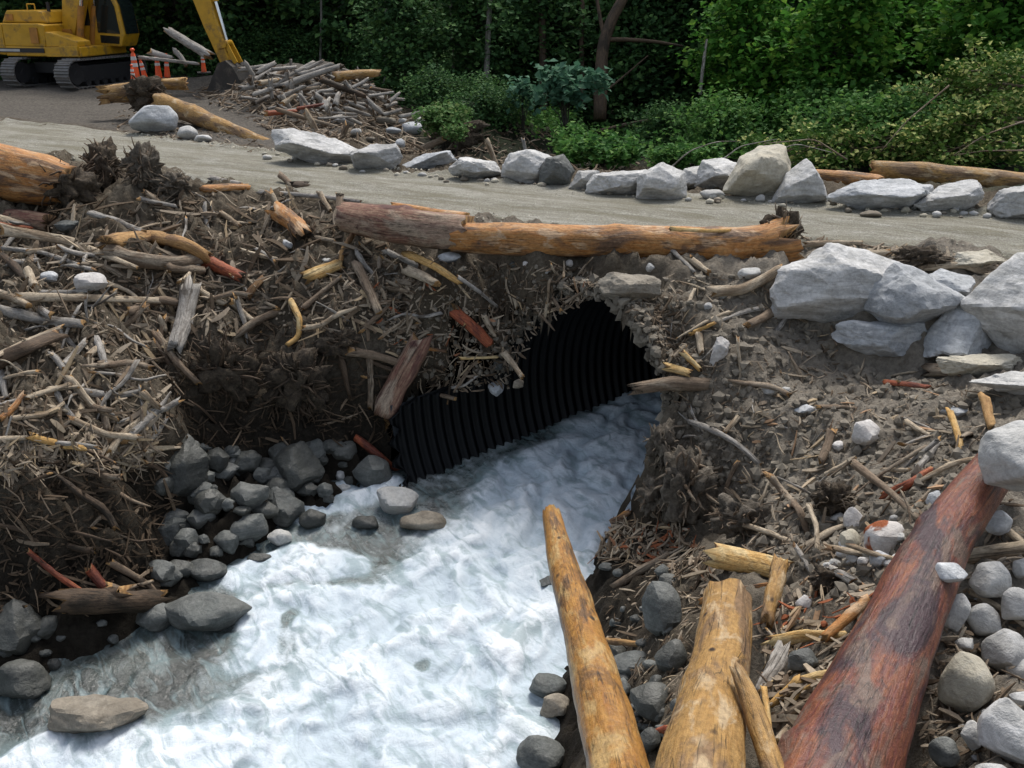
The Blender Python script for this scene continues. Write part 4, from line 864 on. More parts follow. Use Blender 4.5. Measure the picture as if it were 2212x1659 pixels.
# ------------------------------------------------------------ hand placed driftwood (pixel points, width, material, label)
GL = 'driftwood on the left heap'; GM = 'driftwood on the slope left of the culvert'; GR = 'driftwood on the right bank'
PL, BR_, DK, GW, GO, RD, OR = W_PALE, W_BROWN, W_DARK, W_GREY, W_GOLD, W_RED, W_ORANGE
ST = [
 # left heap
 ([(0,495),(150,520),(294,578)],24,PL,'long pale split plank pointing right from the left picture edge',GL,dict(name='split_plank',cat='plank',flat=.3,taper=.35)),
 ([(-20,470),(60,488),(110,500)],20,PL,'pale splintered board end above the long split plank',GL,dict(name='split_plank',cat='plank',flat=.3,taper=.4)),
 ([(-20,482),(70,494)],12,RD,'dark red sliver under the splintered board end at the left edge',GL,{}),
 ([(40,640),(200,644),(383,650)],17,PL,'long straight flat board below the white blocky stone',GL,dict(name='split_plank',cat='plank',flat=.35,taper=.7)),
 ([(70,632),(190,628)],11,GW,'grey splinters parallel to the long straight board',GL,dict(flat=.35)),
 ([(412,622),(400,690),(380,754)],36,GW,'thick dark grey log stub standing upright out of the heap',GL,dict(name='log_stub',cat='log',n=14,end=GW,depth=None)),
 ([(-10,782),(60,750),(128,722)],32,DK,'dark broad beam slanting up from the left edge over a black hollow',GL,dict(name='split_plank',cat='plank',flat=.5)),
 ([(-10,770),(60,735),(135,705)],14,PL,'pale rail on top of the dark broad beam',GL,dict(flat=.5)),
 ([(628,650),(648,690),(645,728),(619,746)],12,GO,'curved hooked branch hanging over the brow of the left heap',GL,dict(name='curved_branch',cat='branch',noise=.08,taper=.8,jag=.4)),
 ([(337,722),(380,780),(429,829)],14,BR_,'long brown stick slanting down right from the middle of the heap',GL,{}),
 ([(423,624),(490,657)],13,PL,'pale tan stick to the right of the dark upright stub',GL,{}),
 ([(502,654),(530,682),(548,693)],14,PL,'short thick tan stick near the hooked branch',GL,{}),
 ([(199,461),(306,501)],15,GW,'grey straight stick lying above the long split plank',GL,{}),
 ([(475,458),(518,489)],11,PL,'small bleached stick on the upper heap',GL,{}),
 ([(230,611),(280,630),(322,667)],9,PL,'thin pale stick bent downwards beside the white blocky stone',GL,{}),
 ([(276,673),(320,655),(350,646),(390,655)],20,BR_,'arched brown branch below the long straight board',GL,dict(name='curved_branch',cat='branch')),
 ([(0,550),(55,602)],16,DK,'dark stick end at the left edge above the round bluish stone',GL,{}),
 ([(18,569),(83,563)],13,GW,'short grey log piece left of the round bluish stone',GL,{}),
 ([(58,581),(77,620)],18,PL,'pale upright stub touching the round bluish stone',GL,{}),
 ([(184,553),(178,590)],9,GW,'thin grey peg standing behind the white blocky stone',GL,{}),
 ([(361,578),(438,584)],20,BR_,'rounded brown billet under the hollow orange chunk',GL,dict(name='wood_chunk',cat='chunk')),
 ([(536,637),(552,615),(572,597)],17,W_END,'pinkish split slab standing up on the brow',GL,dict(name='split_plank',cat='plank',flat=.3)),
 ([(110,765),(138,798)],13,GW,'silvery stick forming the left arm of a V on the lower heap',GL,{}),
 ([(138,789),(184,737)],15,GW,'silvery stick forming the right arm of a V on the lower heap',GL,{}),
 ([(350,686),(354,716)],16,PL,'short cream peg left of the dark upright stub',GL,{}),
 ([(597,455),(630,478),(659,510)],38,OR,'rusty brown log chunk sticking out of the upper heap',GL,dict(name='wood_chunk',cat='chunk',n=16,end=DK)),
 ([(640,403),(665,400)],22,DK,'dark cut butt of a small log at the road edge',GL,dict(name='log_stub',cat='log',n=14,end=DK)),
 ([(603,376),(634,404)],12,BR_,'little brown branch stump leaning at the road edge beside the dark butt',GL,{}),
 ([(440,408),(536,403)],18,OR,'pale orange wood strip at the top of the heap by the road',GL,dict(flat=.5)),
 ([(560,415),(700,425),(780,436)],10,GW,'long thin grey pole lying along the road edge left of the bark log',GL,{}),
 ([(455,385),(520,398)],12,GW,'grey curved stick at the crest of the heap',GL,{}),
 ([(300,430),(380,445)],10,GW,'grey stick on the crest below the peaked root clump',GL,{}),
 ([(520,540),(600,560)],9,PL,'thin pale stick in the soil of the upper heap',GL,{}),
 ([(0,670),(90,690),(180,700)],22,GW,'broad grey beam half buried at the left edge',GL,dict(name='split_plank',cat='plank',flat=.5)),
 ([(-10,630),(60,660)],16,PL,'pale beam end at the left edge above the broad grey beam',GL,{}),
 ([(60,545),(150,530)],12,PL,'pale bent lath under the long split plank',GL,{}),
 ([(0,535),(90,545),(170,572)],10,GW,'long grey lath beneath the split plank',GL,{}),
 ([(210,735),(228,790)],16,GW,'grey short beam pointing down on the lower heap',GL,{}),
 ([(190,770),(225,740)],14,PL,'tan chunk beside the V-shaped sticks',GL,{}),
 ([(0,800),(12,860)],16,GW,'grey post stub at the lower left edge',GL,{}),
 ([(55,860),(150,830)],11,PL,'pale lath in the lower left tangle',GL,{}),
 ([(105,840),(170,835)],9,PL,'cream sliver in the lower left tangle',GL,{}),
 ([(215,865),(232,930)],17,BR_,'knobbly brown stub in front of the lower left tangle',GL,{}),
 ([(0,905),(30,880),(50,850)],14,OR,'orange curved branch at the left edge of the lower tangle',GL,{}),
 ([(150,815),(200,880),(255,905)],14,PL,'bleached forked branch on the lower heap brow',GL,dict(name='curved_branch',cat='branch')),
 ([(20,905),(100,895),(140,870)],10,PL,'long bleached lath above the brow at left',GL,{}),
 ([(150,905),(230,940),(300,945)],15,PL,'bleached root curving along the brow of the left heap',GL,dict(name='curved_branch',cat='branch')),
 ([(65,943),(125,958)],16,GO,'bright splintered chip on the brow at left',GL,dict(flat=.4)),
 ([(135,962),(185,968)],13,GO,'bright short chip below the brow',GL,dict(flat=.4)),
 ([(310,850),(342,880)],14,PL,'bleached stub at the right end of the lower tangle',GL,{}),
 ([(315,975),(420,965)],8,PL,'thin pale twig sticking out over the shaded bank',GL,dict(taper=.4)),
 ([(-10,950),(60,945)],12,PL,'pale stick end at the left edge on the brow',GL,{}),
 ([(230,525),(330,512),(400,525),(444,553)],34,W_END,'pale orange twisted wood with a long hollow in the middle of the heap',GL,dict(name='twisted_wood',cat='driftwood',n=16)),
 ([(225,540),(300,562),(380,568),(440,556)],30,BR_,'lower tan arm of the hollow twisted wood',GL,dict(name='twisted_wood',cat='driftwood',n=16)),
 ([(440,562),(480,580),(520,598)],26,RD,'dark reddish broken butt right of the hollow twisted wood',GL,dict(name='wood_chunk',cat='chunk',n=14,end=DK)),
 ([(200,1295),(120,1240),(60,1190)],12,RD,'reddish branch low in the shaded face of the left heap',GL,{}),
 ([(190,1225),(225,1270),(262,1300)],20,RD,'wet red-brown branch at the foot of the left heap',GL,{}),
 ([(130,1300),(290,1298),(352,1296)],46,DK,'dark waterlogged log along the foot of the left heap',GL,dict(name='sunken_log',cat='log',n=18)),
 ([(240,1215),(320,1262),(345,1290)],13,BR_,'brown branch bending down to the water at the heap foot',GL,{}),
 ([(196,1302),(330,1255)],9,BR_,'thin brown stick crossing the waterlogged log',GL,{}),
 # slope left of culvert
 ([(763,505),(740,540),(733,581)],11,W_END,'reddish curved stick standing on the slope',GM,dict(name='curved_branch',cat='branch')),
 ([(668,597),(727,572)],30,GO,'bright yellow freshly split slab on the left heap',GM,dict(name='split_plank',cat='plank',flat=.35,taper=.8)),
 ([(772,575),(818,673)],19,BR_,'straight tan stick pointing down the slope below the yellow slab',GM,{}),
 ([(653,667),(736,599)],11,BR_,'brown stick running from the brow up to the yellow slab',GM,{}),
 ([(877,547),(940,575),(999,615)],16,GO,'long yellowish splintered rail below the bark-covered log',GM,dict(flat=.4)),
 ([(883,584),(941,612)],19,PL,'stout tan splinter under the yellowish rail',GM,{}),
 ([(831,541),(904,575)],13,GW,'grey stick left of the yellowish rail',GM,{}),
 ([(769,544),(809,596)],10,GW,'thin grey stick above the straight tan one',GM,{}),
 ([(990,599),(1073,661)],8,GW,'thin grey twig slanting to the right on the slope',GM,{}),
 ([(757,759),(820,770),(886,792)],18,BR_,'brown branch jutting right from the knotted stump',GM,{}),
 ([(912,732),(870,810),(826,900)],40,W_REDWOOD,'wide dark plank leaning against the slope beside the grey angular rock',GM,dict(name='leaning_plank',cat='plank',flat=.3,taper=1.2)),
 ([(798,770),(800,880)],13,BR_,'brown upright stick in the shade left of the leaning plank',GM,{}),
 ([(1088,762),(1128,814)],13,PL,'pale broken stick at the left lip of the culvert',GM,{}),
 ([(913,753),(965,759)],8,OR,'little orange stick right of the leaning plank top',GM,{}),
 ([(978,670),(1020,705),(1063,750)],24,RD,'strip of wet red bark on the slope above the culvert',GM,dict(name='bark_strip',cat='bark',flat=.35)),
 ([(1045,682),(1070,728)],11,PL,'tan stick beside the strip of red bark',GM,{}),
 ([(993,774),(1076,771)],6,GO,'thin straw-coloured twig below the red bark',GM,{}),
 ([(975,838),(1005,832),(1030,812)],6,GW,'pale grey curved twig above the culvert side panel',GM,{}),
 ([(834,621),(883,630)],10,PL,'pale chip left of the middle slope',GM,{}),
 ([(668,510),(723,520)],10,BR_,'brown stick above the yellow slab',GM,{}),
 ([(1112,642),(1116,664)],10,PL,'stubby cream chip on the slope above the culvert',GM,{}),
 ([(1186,606),(1183,655)],6,PL,'thin upright straw on the slope above the culvert',GM,{}),
 ([(1183,655),(1177,685)],8,PL,'cream sliver just above the culvert crown',GM,{}),
 ([(1220,655),(1266,627)],6,BR_,'thin twig at the culvert crown',GM,{}),
 ([(690,415),(714,455)],10,PL,'tan crossed stick near the road end of the bark log',GM,{}),
 ([(800,780),(850,800)],9,DK,'dark stick under the brown jutting branch',GM,{}),
 ([(770,945),(820,985),(862,1020)],14,RD,'rust-brown branch reaching down to the culvert ribs',GM,{}),
 ([(940,850),(985,862)],9,BR_,'small brown stick above the angular grey rock',GM,{}),
 # right bank
 ([(1424,514),(1460,548),(1501,588)],9,GW,'grey stick leaning against the long orange log',GR,{}),
 ([(1488,557),(1531,588)],15,PL,'thick tan stick beside the grey leaning one',GR,{}),
 ([(1537,630),(1599,627),(1645,606),(1687,578)],22,PL,'curved tan root in front of the largest boulder',GR,dict(name='curved_branch',cat='branch',noise=.1)),
 ([(1669,673),(1611,704)],18,BR_,'brown log stub poking from under the largest boulder',GR,{}),
 ([(1491,721),(1543,698)],8,GO,'bright thin stick right of the culvert crown',GR,{}),
 ([(1510,722),(1516,762)],14,PL,'short cream peg right of the culvert',GR,{}),
 ([(1480,747),(1455,771)],8,PL,'little pale stick at the right culvert rim',GR,{}),
 ([(1473,759),(1513,799)],12,GO,'yellowish stick above the jutting brown log',GR,{}),
 ([(1439,793),(1488,805)],18,GO,'split pale chunk at the right culvert rim',GR,dict(flat=.5)),
 ([(1488,655),(1501,624)],8,PL,'small tan stick below the leaning ones',GR,{}),
 ([(1599,897),(1565,934)],11,PL,'short tan stick on the mud of the right bank',GR,{}),
 ([(1489,910),(1534,926),(1595,960),(1641,1003)],13,GW,'long grey branch crossing the mud of the right bank',GR,dict(name='curved_branch',cat='branch')),
 ([(1660,1024),(1693,1064),(1730,1104),(1745,1159)],15,BR_,'lower continuation of the grey branch curving downwards',GR,dict(name='curved_branch',cat='branch')),
 ([(1745,1089),(1764,1135),(1767,1211)],11,PL,'upright tan branch beside the white knobbly cobble',GR,{}),
 ([(1843,1000),(1920,1060),(1990,1125)],16,BR_,'straight brown pole reaching the red-barked log',GR,{}),
 ([(1604,1132),(1660,1150),(1712,1171)],11,PL,'pale bark-stripped twig over the hanging roots',GR,{}),
 ([(1545,1200),(1620,1215),(1690,1232)],46,GO,'big pale yellow split block, cracked, above the middle foreground log',GR,dict(name='split_block',cat='block',flat=.55,n=12,taper=.85,noise=.1)),
 ([(1689,1212),(1672,1270),(1656,1345)],32,W_TANLOG,'stout tan stick leaning on the pale yellow block',GR,dict(n=14)),
 ([(1782,1220),(1755,1251),(1748,1303)],9,PL,'thin curved twig under the rusty soil clump',GR,{}),
 ([(1797,929),(1773,997)],20,BR_,'flat brown stick standing in the right bank',GR,dict(flat=.5)),
 ([(2052,886),(2066,930),(2079,978)],14,GO,'slim yellowish stake near the upper right',GR,{}),
 ([(2125,856),(2143,926)],20,W_END,'orange-tan stake left of the grey boulder on the log',GR,{}),
 ([(1954,908),(2009,941)],11,PL,'pale forked splinter on the right bank',GR,{}),
 ([(1779,1027),(1849,988)],9,PL,'thin light stick above the root tangle',GR,{}),
 ([(1902,1015),(1963,1015)],9,PL,'short horizontal light stick near the brown pole',GR,{}),
 ([(1981,1012),(2027,954)],13,GW,'grey pointed splinter standing up on the right bank',GR,{}),
 ([(1908,1073),(1965,1045),(2015,1012)],17,RD,'red-brown root beside the upper red-barked log',GR,{}),
 ([(2100,1202),(2160,1192),(2240,1180)],34,PL,'tan slab lying across at the right edge above the cobbles',GR,dict(name='split_plank',cat='plank',flat=.6)),
 ([(1908,826),(2006,836)],13,RD,'dark red bark shard lying on the mud below the bluish slab',GR,dict(name='bark_strip',cat='bark',flat=.4)),
 ([(2008,800),(2075,804)],26,BR_,'hollow log end showing a dark hole beneath the beige boulder',GR,dict(name='log_stub',cat='log',end=DK,n=14)),
 ([(1510,1300),(1560,1280),(1660,1263)],12,OR,'orange root draped over the top of the middle foreground log',GR,{}),
 ([(1875,1294),(1780,1378)],22,OR,'orange split stick against the red-barked log',GR,{}),
 ([(1669,1387),(1740,1372),(1833,1376)],24,GO,'splintered yellow wood pile piece between the middle and red logs',GR,dict(flat=.5)),
 ([(1650,1485),(1659,1550),(1671,1650)],13,GO,'pale yellow bent twig at the bottom between the middle and red logs',GR,{}),
 ([(1693,1405),(1640,1500)],32,GW,'grey log piece behind the forked branch of the middle log',GR,dict(n=14)),
 ([(1724,1471),(1666,1524)],22,GO,'yellow-brown splinter below the dark purple-grey stone',GR,{}),
 ([(1790,1458),(1727,1471)],22,GO,'bright split chip against the red-barked log',GR,dict(flat=.5)),
 ([(1751,1519),(1687,1546)],20,BR_,'brown chunk below the bright split chip',GR,{}),
 ([(1711,1575),(1680,1608)],26,PL,'cream chunk near the bottom left of the red-barked log',GR,{}),
 ([(2098,1278),(2160,1312),(2240,1370)],12,PL,'thin diagonal stick lying over the cobbles',GR,{}),
 ([(2130,1115),(2212,1175)],18,PL,'tan stick behind the bluish cobble at the right edge',GR,{}),
 ([(1840,1255),(1790,1225)],20,GW,'grey weathered wedge above the orange split stick',GR,dict(flat=.5)),
 ([(1330,1265),(1440,1200)],16,BR_,'brown stick at the foot of the hanging roots',GR,{}),
 ([(1310,1385),(1390,1392)],13,W_END,'orange-tan stick right of the golden log',GR,{}),
 ([(1410,1270),(1465,1310)],20,BR_,'brown stick leaning on the grey-green boulder',GR,{}),
 ([(1412,1590),(1446,1575)],22,RD,'short red-orange stub between the golden and tan logs',GR,dict(end=OR)),
 ([(1185,1378),(1225,1385)],12,BR_,'splintered stick end poking over the water behind the golden log',GR,{}),
 ([(1310,1160),(1400,1135)],9,BR_,'twig at the water edge of the right bank',GR,{}),
 ([(1320,1130),(1360,1105)],14,OR,'orange-brown chip pile piece at the culvert corner',GR,{}),
 ([(1760,560),(1920,545)],18,PL,'flat tan plank behind the largest boulder at the road edge',GR,dict(flat=.4)),
 ([(1740,528),(1860,525)],12,PL,'thin tan lath along the road edge right of the root flare',GR,{}),
 ([(1980,580),(2080,572),(2130,590)],16,PL,'smooth tan branch lying behind the bluish rock',GR,{}),
]
for px, wd, m, lb, g, kw in ST: stick(px, wd * 1.22, m, lb, g, **kw)

# ------------------------------------------------------------ random medium sticks, copies of a few prototypes
def inpoly(x, y, poly):
    c = np.zeros(len(x), bool); j = len(poly) - 1
    for i in range(len(poly)):
        xi, yi = poly[i]; xj, yj = poly[j]
        c ^= ((yi > y) != (yj > y)) & (x < (xj - xi) * (y - yi) / (yj - yi + 1e-9) + xi); j = i
    return c
def sample(poly, n, seed):
    r = np.random.RandomState(seed); p = np.array(poly); x0, y0 = p.min(0); x1, y1 = p.max(0); X = np.empty(0); Y = np.empty(0)
    while len(X) < n:
        x = r.uniform(x0, x1, n * 2); y = r.uniform(y0, y1, n * 2); m = inpoly(x, y, poly); X = np.r_[X, x[m]]; Y = np.r_[Y, y[m]]
    return X[:n], Y[:n]
def frame_at(Q, r, tilt=.3):
    gx, gy = bil(GX, Q[:, 0], Q[:, 1]), bil(GY, Q[:, 0], Q[:, 1]); gx = np.clip(gx, -2.5, 2.5); gy = np.clip(gy, -2.5, 2.5)
    N = np.c_[-gx, -gy, np.ones(len(Q))]; N /= np.linalg.norm(N, axis=1, keepdims=True)
    A = r.normal(size=(len(Q), 3)); A[:, 0] *= 1.5; A -= (A * N).sum(1)[:, None] * N; A /= np.linalg.norm(A, axis=1, keepdims=True)
    A = A + N * r.normal(size=(len(Q), 1)) * tilt; A /= np.linalg.norm(A, axis=1, keepdims=True)
    B = np.cross(N, A); B /= np.linalg.norm(B, axis=1, keepdims=True); Cc = np.cross(A, B)
    return N, A, B, Cc
PROTO = []
for k in range(14):
    r = np.random.RandomState(k + 5); L = 1.0; rad = r.choice([.02, .03, .042, .058, .08])
    pts = np.array([(-.5, 0, 0), (-.2, r.uniform(-.06, .06) * (1 + (k % 4 == 0)), r.uniform(-.04, .04)), (.15, r.uniform(-.07, .07) * (1 + (k % 4 == 0)), r.uniform(-.04, .04)), (.5, r.uniform(-.06, .06), 0)])
    PROTO.append((tube(pts, [rad, rad * .95, rad * .85, rad * r.uniform(.3, .8)], 6, r.uniform(.3, .9), .24, k * 9 + 2, 2.6, res=.09), k))
PM = {}
def proto_mesh(k, m):
    if (k, m.name) not in PM:
        g = PROTO[k][0]; o = put('driftwood_stick', g, [m, W_END], loc=(0, 0, 0)); me = o.data; bpy.data.objects.remove(o); PM[(k, m.name)] = me
    return PM[(k, m.name)]
REG = {
 'heap': [(0,470),(230,430),(420,420),(640,420),(760,470),(900,560),(900,720),(700,720),(420,720),(360,900),(330,960),(0,965)],
 'face': [(0,960),(330,940),(370,760),(560,700),(840,790),(860,950),(700,990),(420,1010),(350,1160),(340,1290),(0,1330)],
 'slope': [(760,520),(1000,560),(1280,580),(1290,640),(1190,690),(1120,780),(1100,840),(920,850),(850,790),(800,640)],
 'right': [(1340,600),(1500,590),(1680,600),(1680,690),(1800,700),(1810,780),(2010,820),(2212,870),(2130,930),(2050,1100),(1900,1280),(1700,1300),(1560,1130),(1460,1000),(1450,860),(1470,760)],
 'gap': [(1640,1300),(1880,1270),(1860,1400),(1780,1560),(1690,1640),(1650,1500)],
 'edge': [(1730,515),(2212,570),(2212,620),(2050,560),(1800,540)],
 'far': [(560,160),(760,150),(860,220),(900,300),(940,340),(720,310),(600,290),(400,200)],
 'jam': [(1300,1120),(1480,1140),(1560,1240),(1480,1260),(1400,1240),(1290,1200)],
}
RAND = [('heap', 100, 'left heap', (.3, .95), [W_PALE, W_GREY, W_BROWN, W_GREY], ' stick on the left heap'),
 ('face', 46, 'face', (.25, .8), [W_DARK, W_BROWN, W_DARK], ' stick in the shaded bank face'),
 ('slope', 34, 'slope', (.18, .6), [W_BROWN, W_PALE, W_DARK], ' stick on the culvert slope'),
 ('right', 62, 'right bank', (.2, .7), [W_PALE, W_BROWN, W_GREY], ' stick on the right bank'),
 ('gap', 16, 'gap', (.15, .5), [W_GOLD, W_PALE, W_BROWN], ' piece heaped between tan and red logs')]
WCOL = {'pale_split_wood': 'pale', 'weathered_grey_wood': 'grey', 'brown_stick_wood': 'brown', 'dark_wet_wood': 'dark', 'fresh_split_wood': 'yellowish'}
for key, cnt_, nm, (l0, l1), ms, lb in RAND:
    r = np.random.RandomState(hash(len(key) * 31 + cnt_) % 999); X, Y = sample(REG[key], cnt_, cnt_)
    Q, t = hit(X, Y); N, A, B, Cc = frame_at(Q, r, .35)
    for i in range(cnt_):
        m = ms[r.randint(len(ms))]; k = r.randint(len(PROTO)); L = r.uniform(l0, l1) * (1.3 if r.rand() < .2 else 1)
        o = bpy.data.objects.new('driftwood_stick', proto_mesh(k, m)); COL.objects.link(o)
        M = Matrix(((A[i][0], B[i][0], Cc[i][0]), (A[i][1], B[i][1], Cc[i][1]), (A[i][2], B[i][2], Cc[i][2]))).to_4x4()
        o.matrix_world = Matrix.Translation(Vector(Q[i] + N[i] * L * .05)) @ M @ Matrix.Diagonal((L, L * .9, L * .9, 1))
        tag(o, ('long ' if L > (l0 + l1) / 2 else 'short ') + WCOL[m.name] + lb + (' at the left' if X[i] < np.median(X) else ' at the right') + (', higher up' if Y[i] < np.median(Y) else ', lower down'), 'stick', 'scattered sticks: ' + nm)

# ------------------------------------------------------------ uncountable litter of chips and twigs
n = NB('wood_litter'); rn = n.att('rnd'); oc = n.coord('Object', rnd=False); q = n.noise(oc, 30, 4, .7)
c = n.ramp(rn, [(0, (.035, .025, .016)), (.22, (.10, .07, .045)), (.45, (.19, .14, .095)), (.66, (.27, .22, .165)), (.84, (.38, .315, .235)), (.95, (.45, .34, .21)), (1, (.30, .10, .045))])
c = n.mix(n.mul(n.ramp(q, [(.35, 1), (.6, 0)]), .5), c, n.mix(1.0, c, .4, 'MULTIPLY')); n.col(c); n.set(Roughness=.85); n.b.inputs['Specular IOR Level'].default_value = .2
M_LIT = n.m
def litter(name, spec, label):
    VV, FF, RR, b = [], [], [], 0
    for (poly, cnt_, l0, l1, w0, w1, c0, c1, tilt, seed) in spec:
        r = np.random.RandomState(seed); X, Y = sample(poly, cnt_, seed); Q, t = hit(X, Y); ok = t < 60; Q = Q[ok]; n_ = len(Q)
        N, A, B, Cc = frame_at(Q, r, tilt); L = l0 + (l1 - l0) * r.rand(n_) ** 2.2; W_ = w0 + (w1 - w0) * r.rand(n_) ** 1.8; Tk = W_ * r.uniform(.25, .9, n_)
        pn_ = vnoise(Q * 1.7 + seed, 3) + .5 * vnoise(Q * 5 + seed, 4); kp = (pn_ + r.uniform(-.9, .9, n_)) > -.28; Q, N, A, B, Cc, L, W_, Tk = [a_[kp] for a_ in (Q, N, A, B, Cc, L, W_, Tk)]; n_ = len(Q)
        Q = Q + N * (np.abs(r.normal(size=(n_, 1))) * .022)
        bend = r.normal(size=n_) * .05 * L
        rings = []
        for (u, s, bb) in ((-.5, .55, 0), (-.15, 1, .8), (.2, .95, .9), (.5, .35, 0)):
            ce = Q + A * (u * L)[:, None] + B * (bend * bb)[:, None]
            for (p_, q_) in ((1, 1), (-1, 1), (-1, -1), (1, -1)): rings.append(ce + B * (p_ * W_ * s / 2)[:, None] + Cc * (q_ * Tk * s / 2)[:, None])
        V = np.stack(rings, 1).reshape(-1, 3); f = []
        for k in range(3):
            for m in range(4): f.append((k * 4 + m, k * 4 + (m + 1) % 4, k * 4 + 4 + (m + 1) % 4, k * 4 + 4 + m))
        f += [(0, 3, 2, 1), (12, 13, 14, 15)]; f = np.array(f); F_ = (f[None] + (np.arange(n_) * 16)[:, None, None]).reshape(-1, 4) + b
        VV.append(V); FF.append(F_); RR.append(np.repeat(np.clip(c0 + (c1 - c0) * np.clip(r.rand(n_) + .30 * vnoise(Q * .9 + 5, 8), 0, 1), 0, 1), 14)); b += n_ * 16
    o = mk(name, np.vstack(VV), np.vstack(FF), M_LIT, smooth=False, loc=(0, 0, 0), attr={'rnd': ('FACE', np.concatenate(RR))})
    tag(o, label, 'wood debris', None, 'stuff'); return o
H_, Fa, Sl, Rt, Gp, Ed, Fr, Jm = [REG[k] for k in ('heap', 'face', 'slope', 'right', 'gap', 'edge', 'far', 'jam')]
litter('wood_debris', [(H_, 4800, .03, .28, .008, .045, .05, .86, .3, 1), (H_, 700, .22, .8, .02, .075, .25, .95, .22, 2), (H_, 350, .2, .8, .004, .010, .2, .9, .3, 41), (Fa, 2300, .04, .36, .006, .03, 0, .20, .4, 3), (Fa, 200, .2, .7, .012, .045, 0, .5, .35, 4),  # face chips get darker colours, painting in the shade of the bank
   ([(0,960),(330,930),(340,1010),(0,1030)], 900, .1, .6, .012, .05, .4, .95, .35, 12)], 'dense litter of weathered chips and twigs covering the left heap')
litter('slope_debris', [(Sl, 1700, .02, .24, .006, .032, 0, .78, .35, 5), (Sl, 260, .12, .4, .012, .04, .3, 1, .25, 6)], 'wood chips and twigs mixed in the dark soil slope around the culvert mouth')
litter('bank_debris', [(Rt, 2300, .015, .2, .004, .022, .1, .9, .3, 7), ([(1330,640),(1470,630),(1510,840),(1450,850),(1420,740)], 500, .03, .2, .006, .03, .05, .85, .35, 31), (Rt, 420, .12, .45, .012, .045, .4, .97, .3, 8), (Gp, 550, .05, .35, .01, .05, .3, 1, .3, 9), (Ed, 700, .05, .4, .01, .05, .5, .9, .1, 10), (Jm, 700, .05, .4, .01, .04, .1, 1, .3, 13),
   ([(1340,1130),(1560,1240),(1650,1400),(1400,1650),(1290,1500),(1290,1200)], 700, .04, .3, .008, .03, .05, .9, .3, 14), ([(2000,1150),(2212,1050),(2212,1659),(2000,1659)], 500, .04, .25, .008, .03, .1, .8, .3, 15)], 'chips, bark and twigs strewn over the muddy right bank')
litter('far_debris', [(Fr, 2600, .08, .9, .015, .07, .15, .8, .3, 11), ([(560,290),(960,330),(1000,350),(760,310),(600,290)], 500, .05, .4, .01, .05, .2, .9, .25, 16), ([(230,240),(420,230),(600,330),(540,330),(250,290)], 500, .04, .3, .01, .04, .3, .85, .2, 17), ([(900,250),(1100,260),(1500,370),(1400,395),(1100,370),(950,330)], 900, .06, .6, .01, .05, .1, .7, .4, 18)], 'broken branches and chips strewn beyond the road')
# clods of soil and grit: small lumps on the banks
def lumps(name, spec, mat, label, extra=()):
    D, Fc = ico(1); VV, FF, b = [], [], 0
    for (poly, cnt_, s0, s1, seed) in spec:
        r = np.random.RandomState(seed); X, Y = sample(poly, cnt_, seed); Q, t = hit(X, Y); s = s0 + (s1 - s0) * r.rand(cnt_) ** 3
        for i in range(cnt_):
            V = D * (1 + .22 * r.normal(size=(len(D), 1))) * s[i] * r.uniform(.6, 1.2, 3) + Q[i]; VV.append(V); FF.append(Fc + b); b += len(D)
    r = np.random.RandomState(5)
    for q in extra: V = D * (1 + .25 * r.normal(size=(len(D), 1))) * r.uniform(.015, .07) * r.uniform(.6, 1.6, 3) + q; VV.append(V); FF.append(Fc + b); b += len(D)
    o = mk(name, np.vstack(VV), np.vstack(FF), mat, loc=(0, 0, 0), smooth=False); tag(o, label, 'soil', None, 'stuff')
n = NB('clod_soil'); oc = n.coord('Object', rnd=False); q = n.noise(oc, 4, 5, .7)
n.col(n.mix(n.ramp(q, [(.35, 0), (.65, 1)]), (.10, .085, .065), (.22, .195, .155))); n.set(Roughness=.95)
rimr = np.random.RandomState(99); RIM = [pipe_pt(rimr.uniform(-2.0, .15) if rimr.rand() < .75 else rimr.uniform(.1, 1.5), 0, CR + rimr.uniform(-.02, .18)) for _ in range(800)]
RIM = [q - CAX * (-.18 + .26 * rimr.rand() + (float(pipe_e(np.array([math.atan2((q - CCEN) @ CFAR, q[2] - CCEN[2])]))[0]))) for q in RIM]
lumps('soil_clods', [(Rt, 2600, .006, .08, 21), (Sl, 900, .006, .05, 22)], n.m, 'loose clods of grey mud on the banks beside the culvert', RIM)
lumps('road_grit', [([(0,270),(600,335),(1250,420),(2212,480),(2212,555),(1300,495),(750,435),(190,345),(0,318)], 1500, .004, .022, 28), ([(600,330),(1250,405),(2212,470),(2212,480),(1250,420),(600,345)], 900, .006, .035, 23), ([(760,440),(1700,500),(2212,555),(2212,575),(1700,520),(760,470)], 700, .006, .03, 24), ([(0,320),(600,415),(760,440),(740,425),(600,400),(0,300)], 400, .006, .03, 25), ([(250,285),(600,325),(560,330),(240,290)], 300, .01, .05, 26)], K_BEIGE, 'grit and pebbles along both edges of the gravel road')
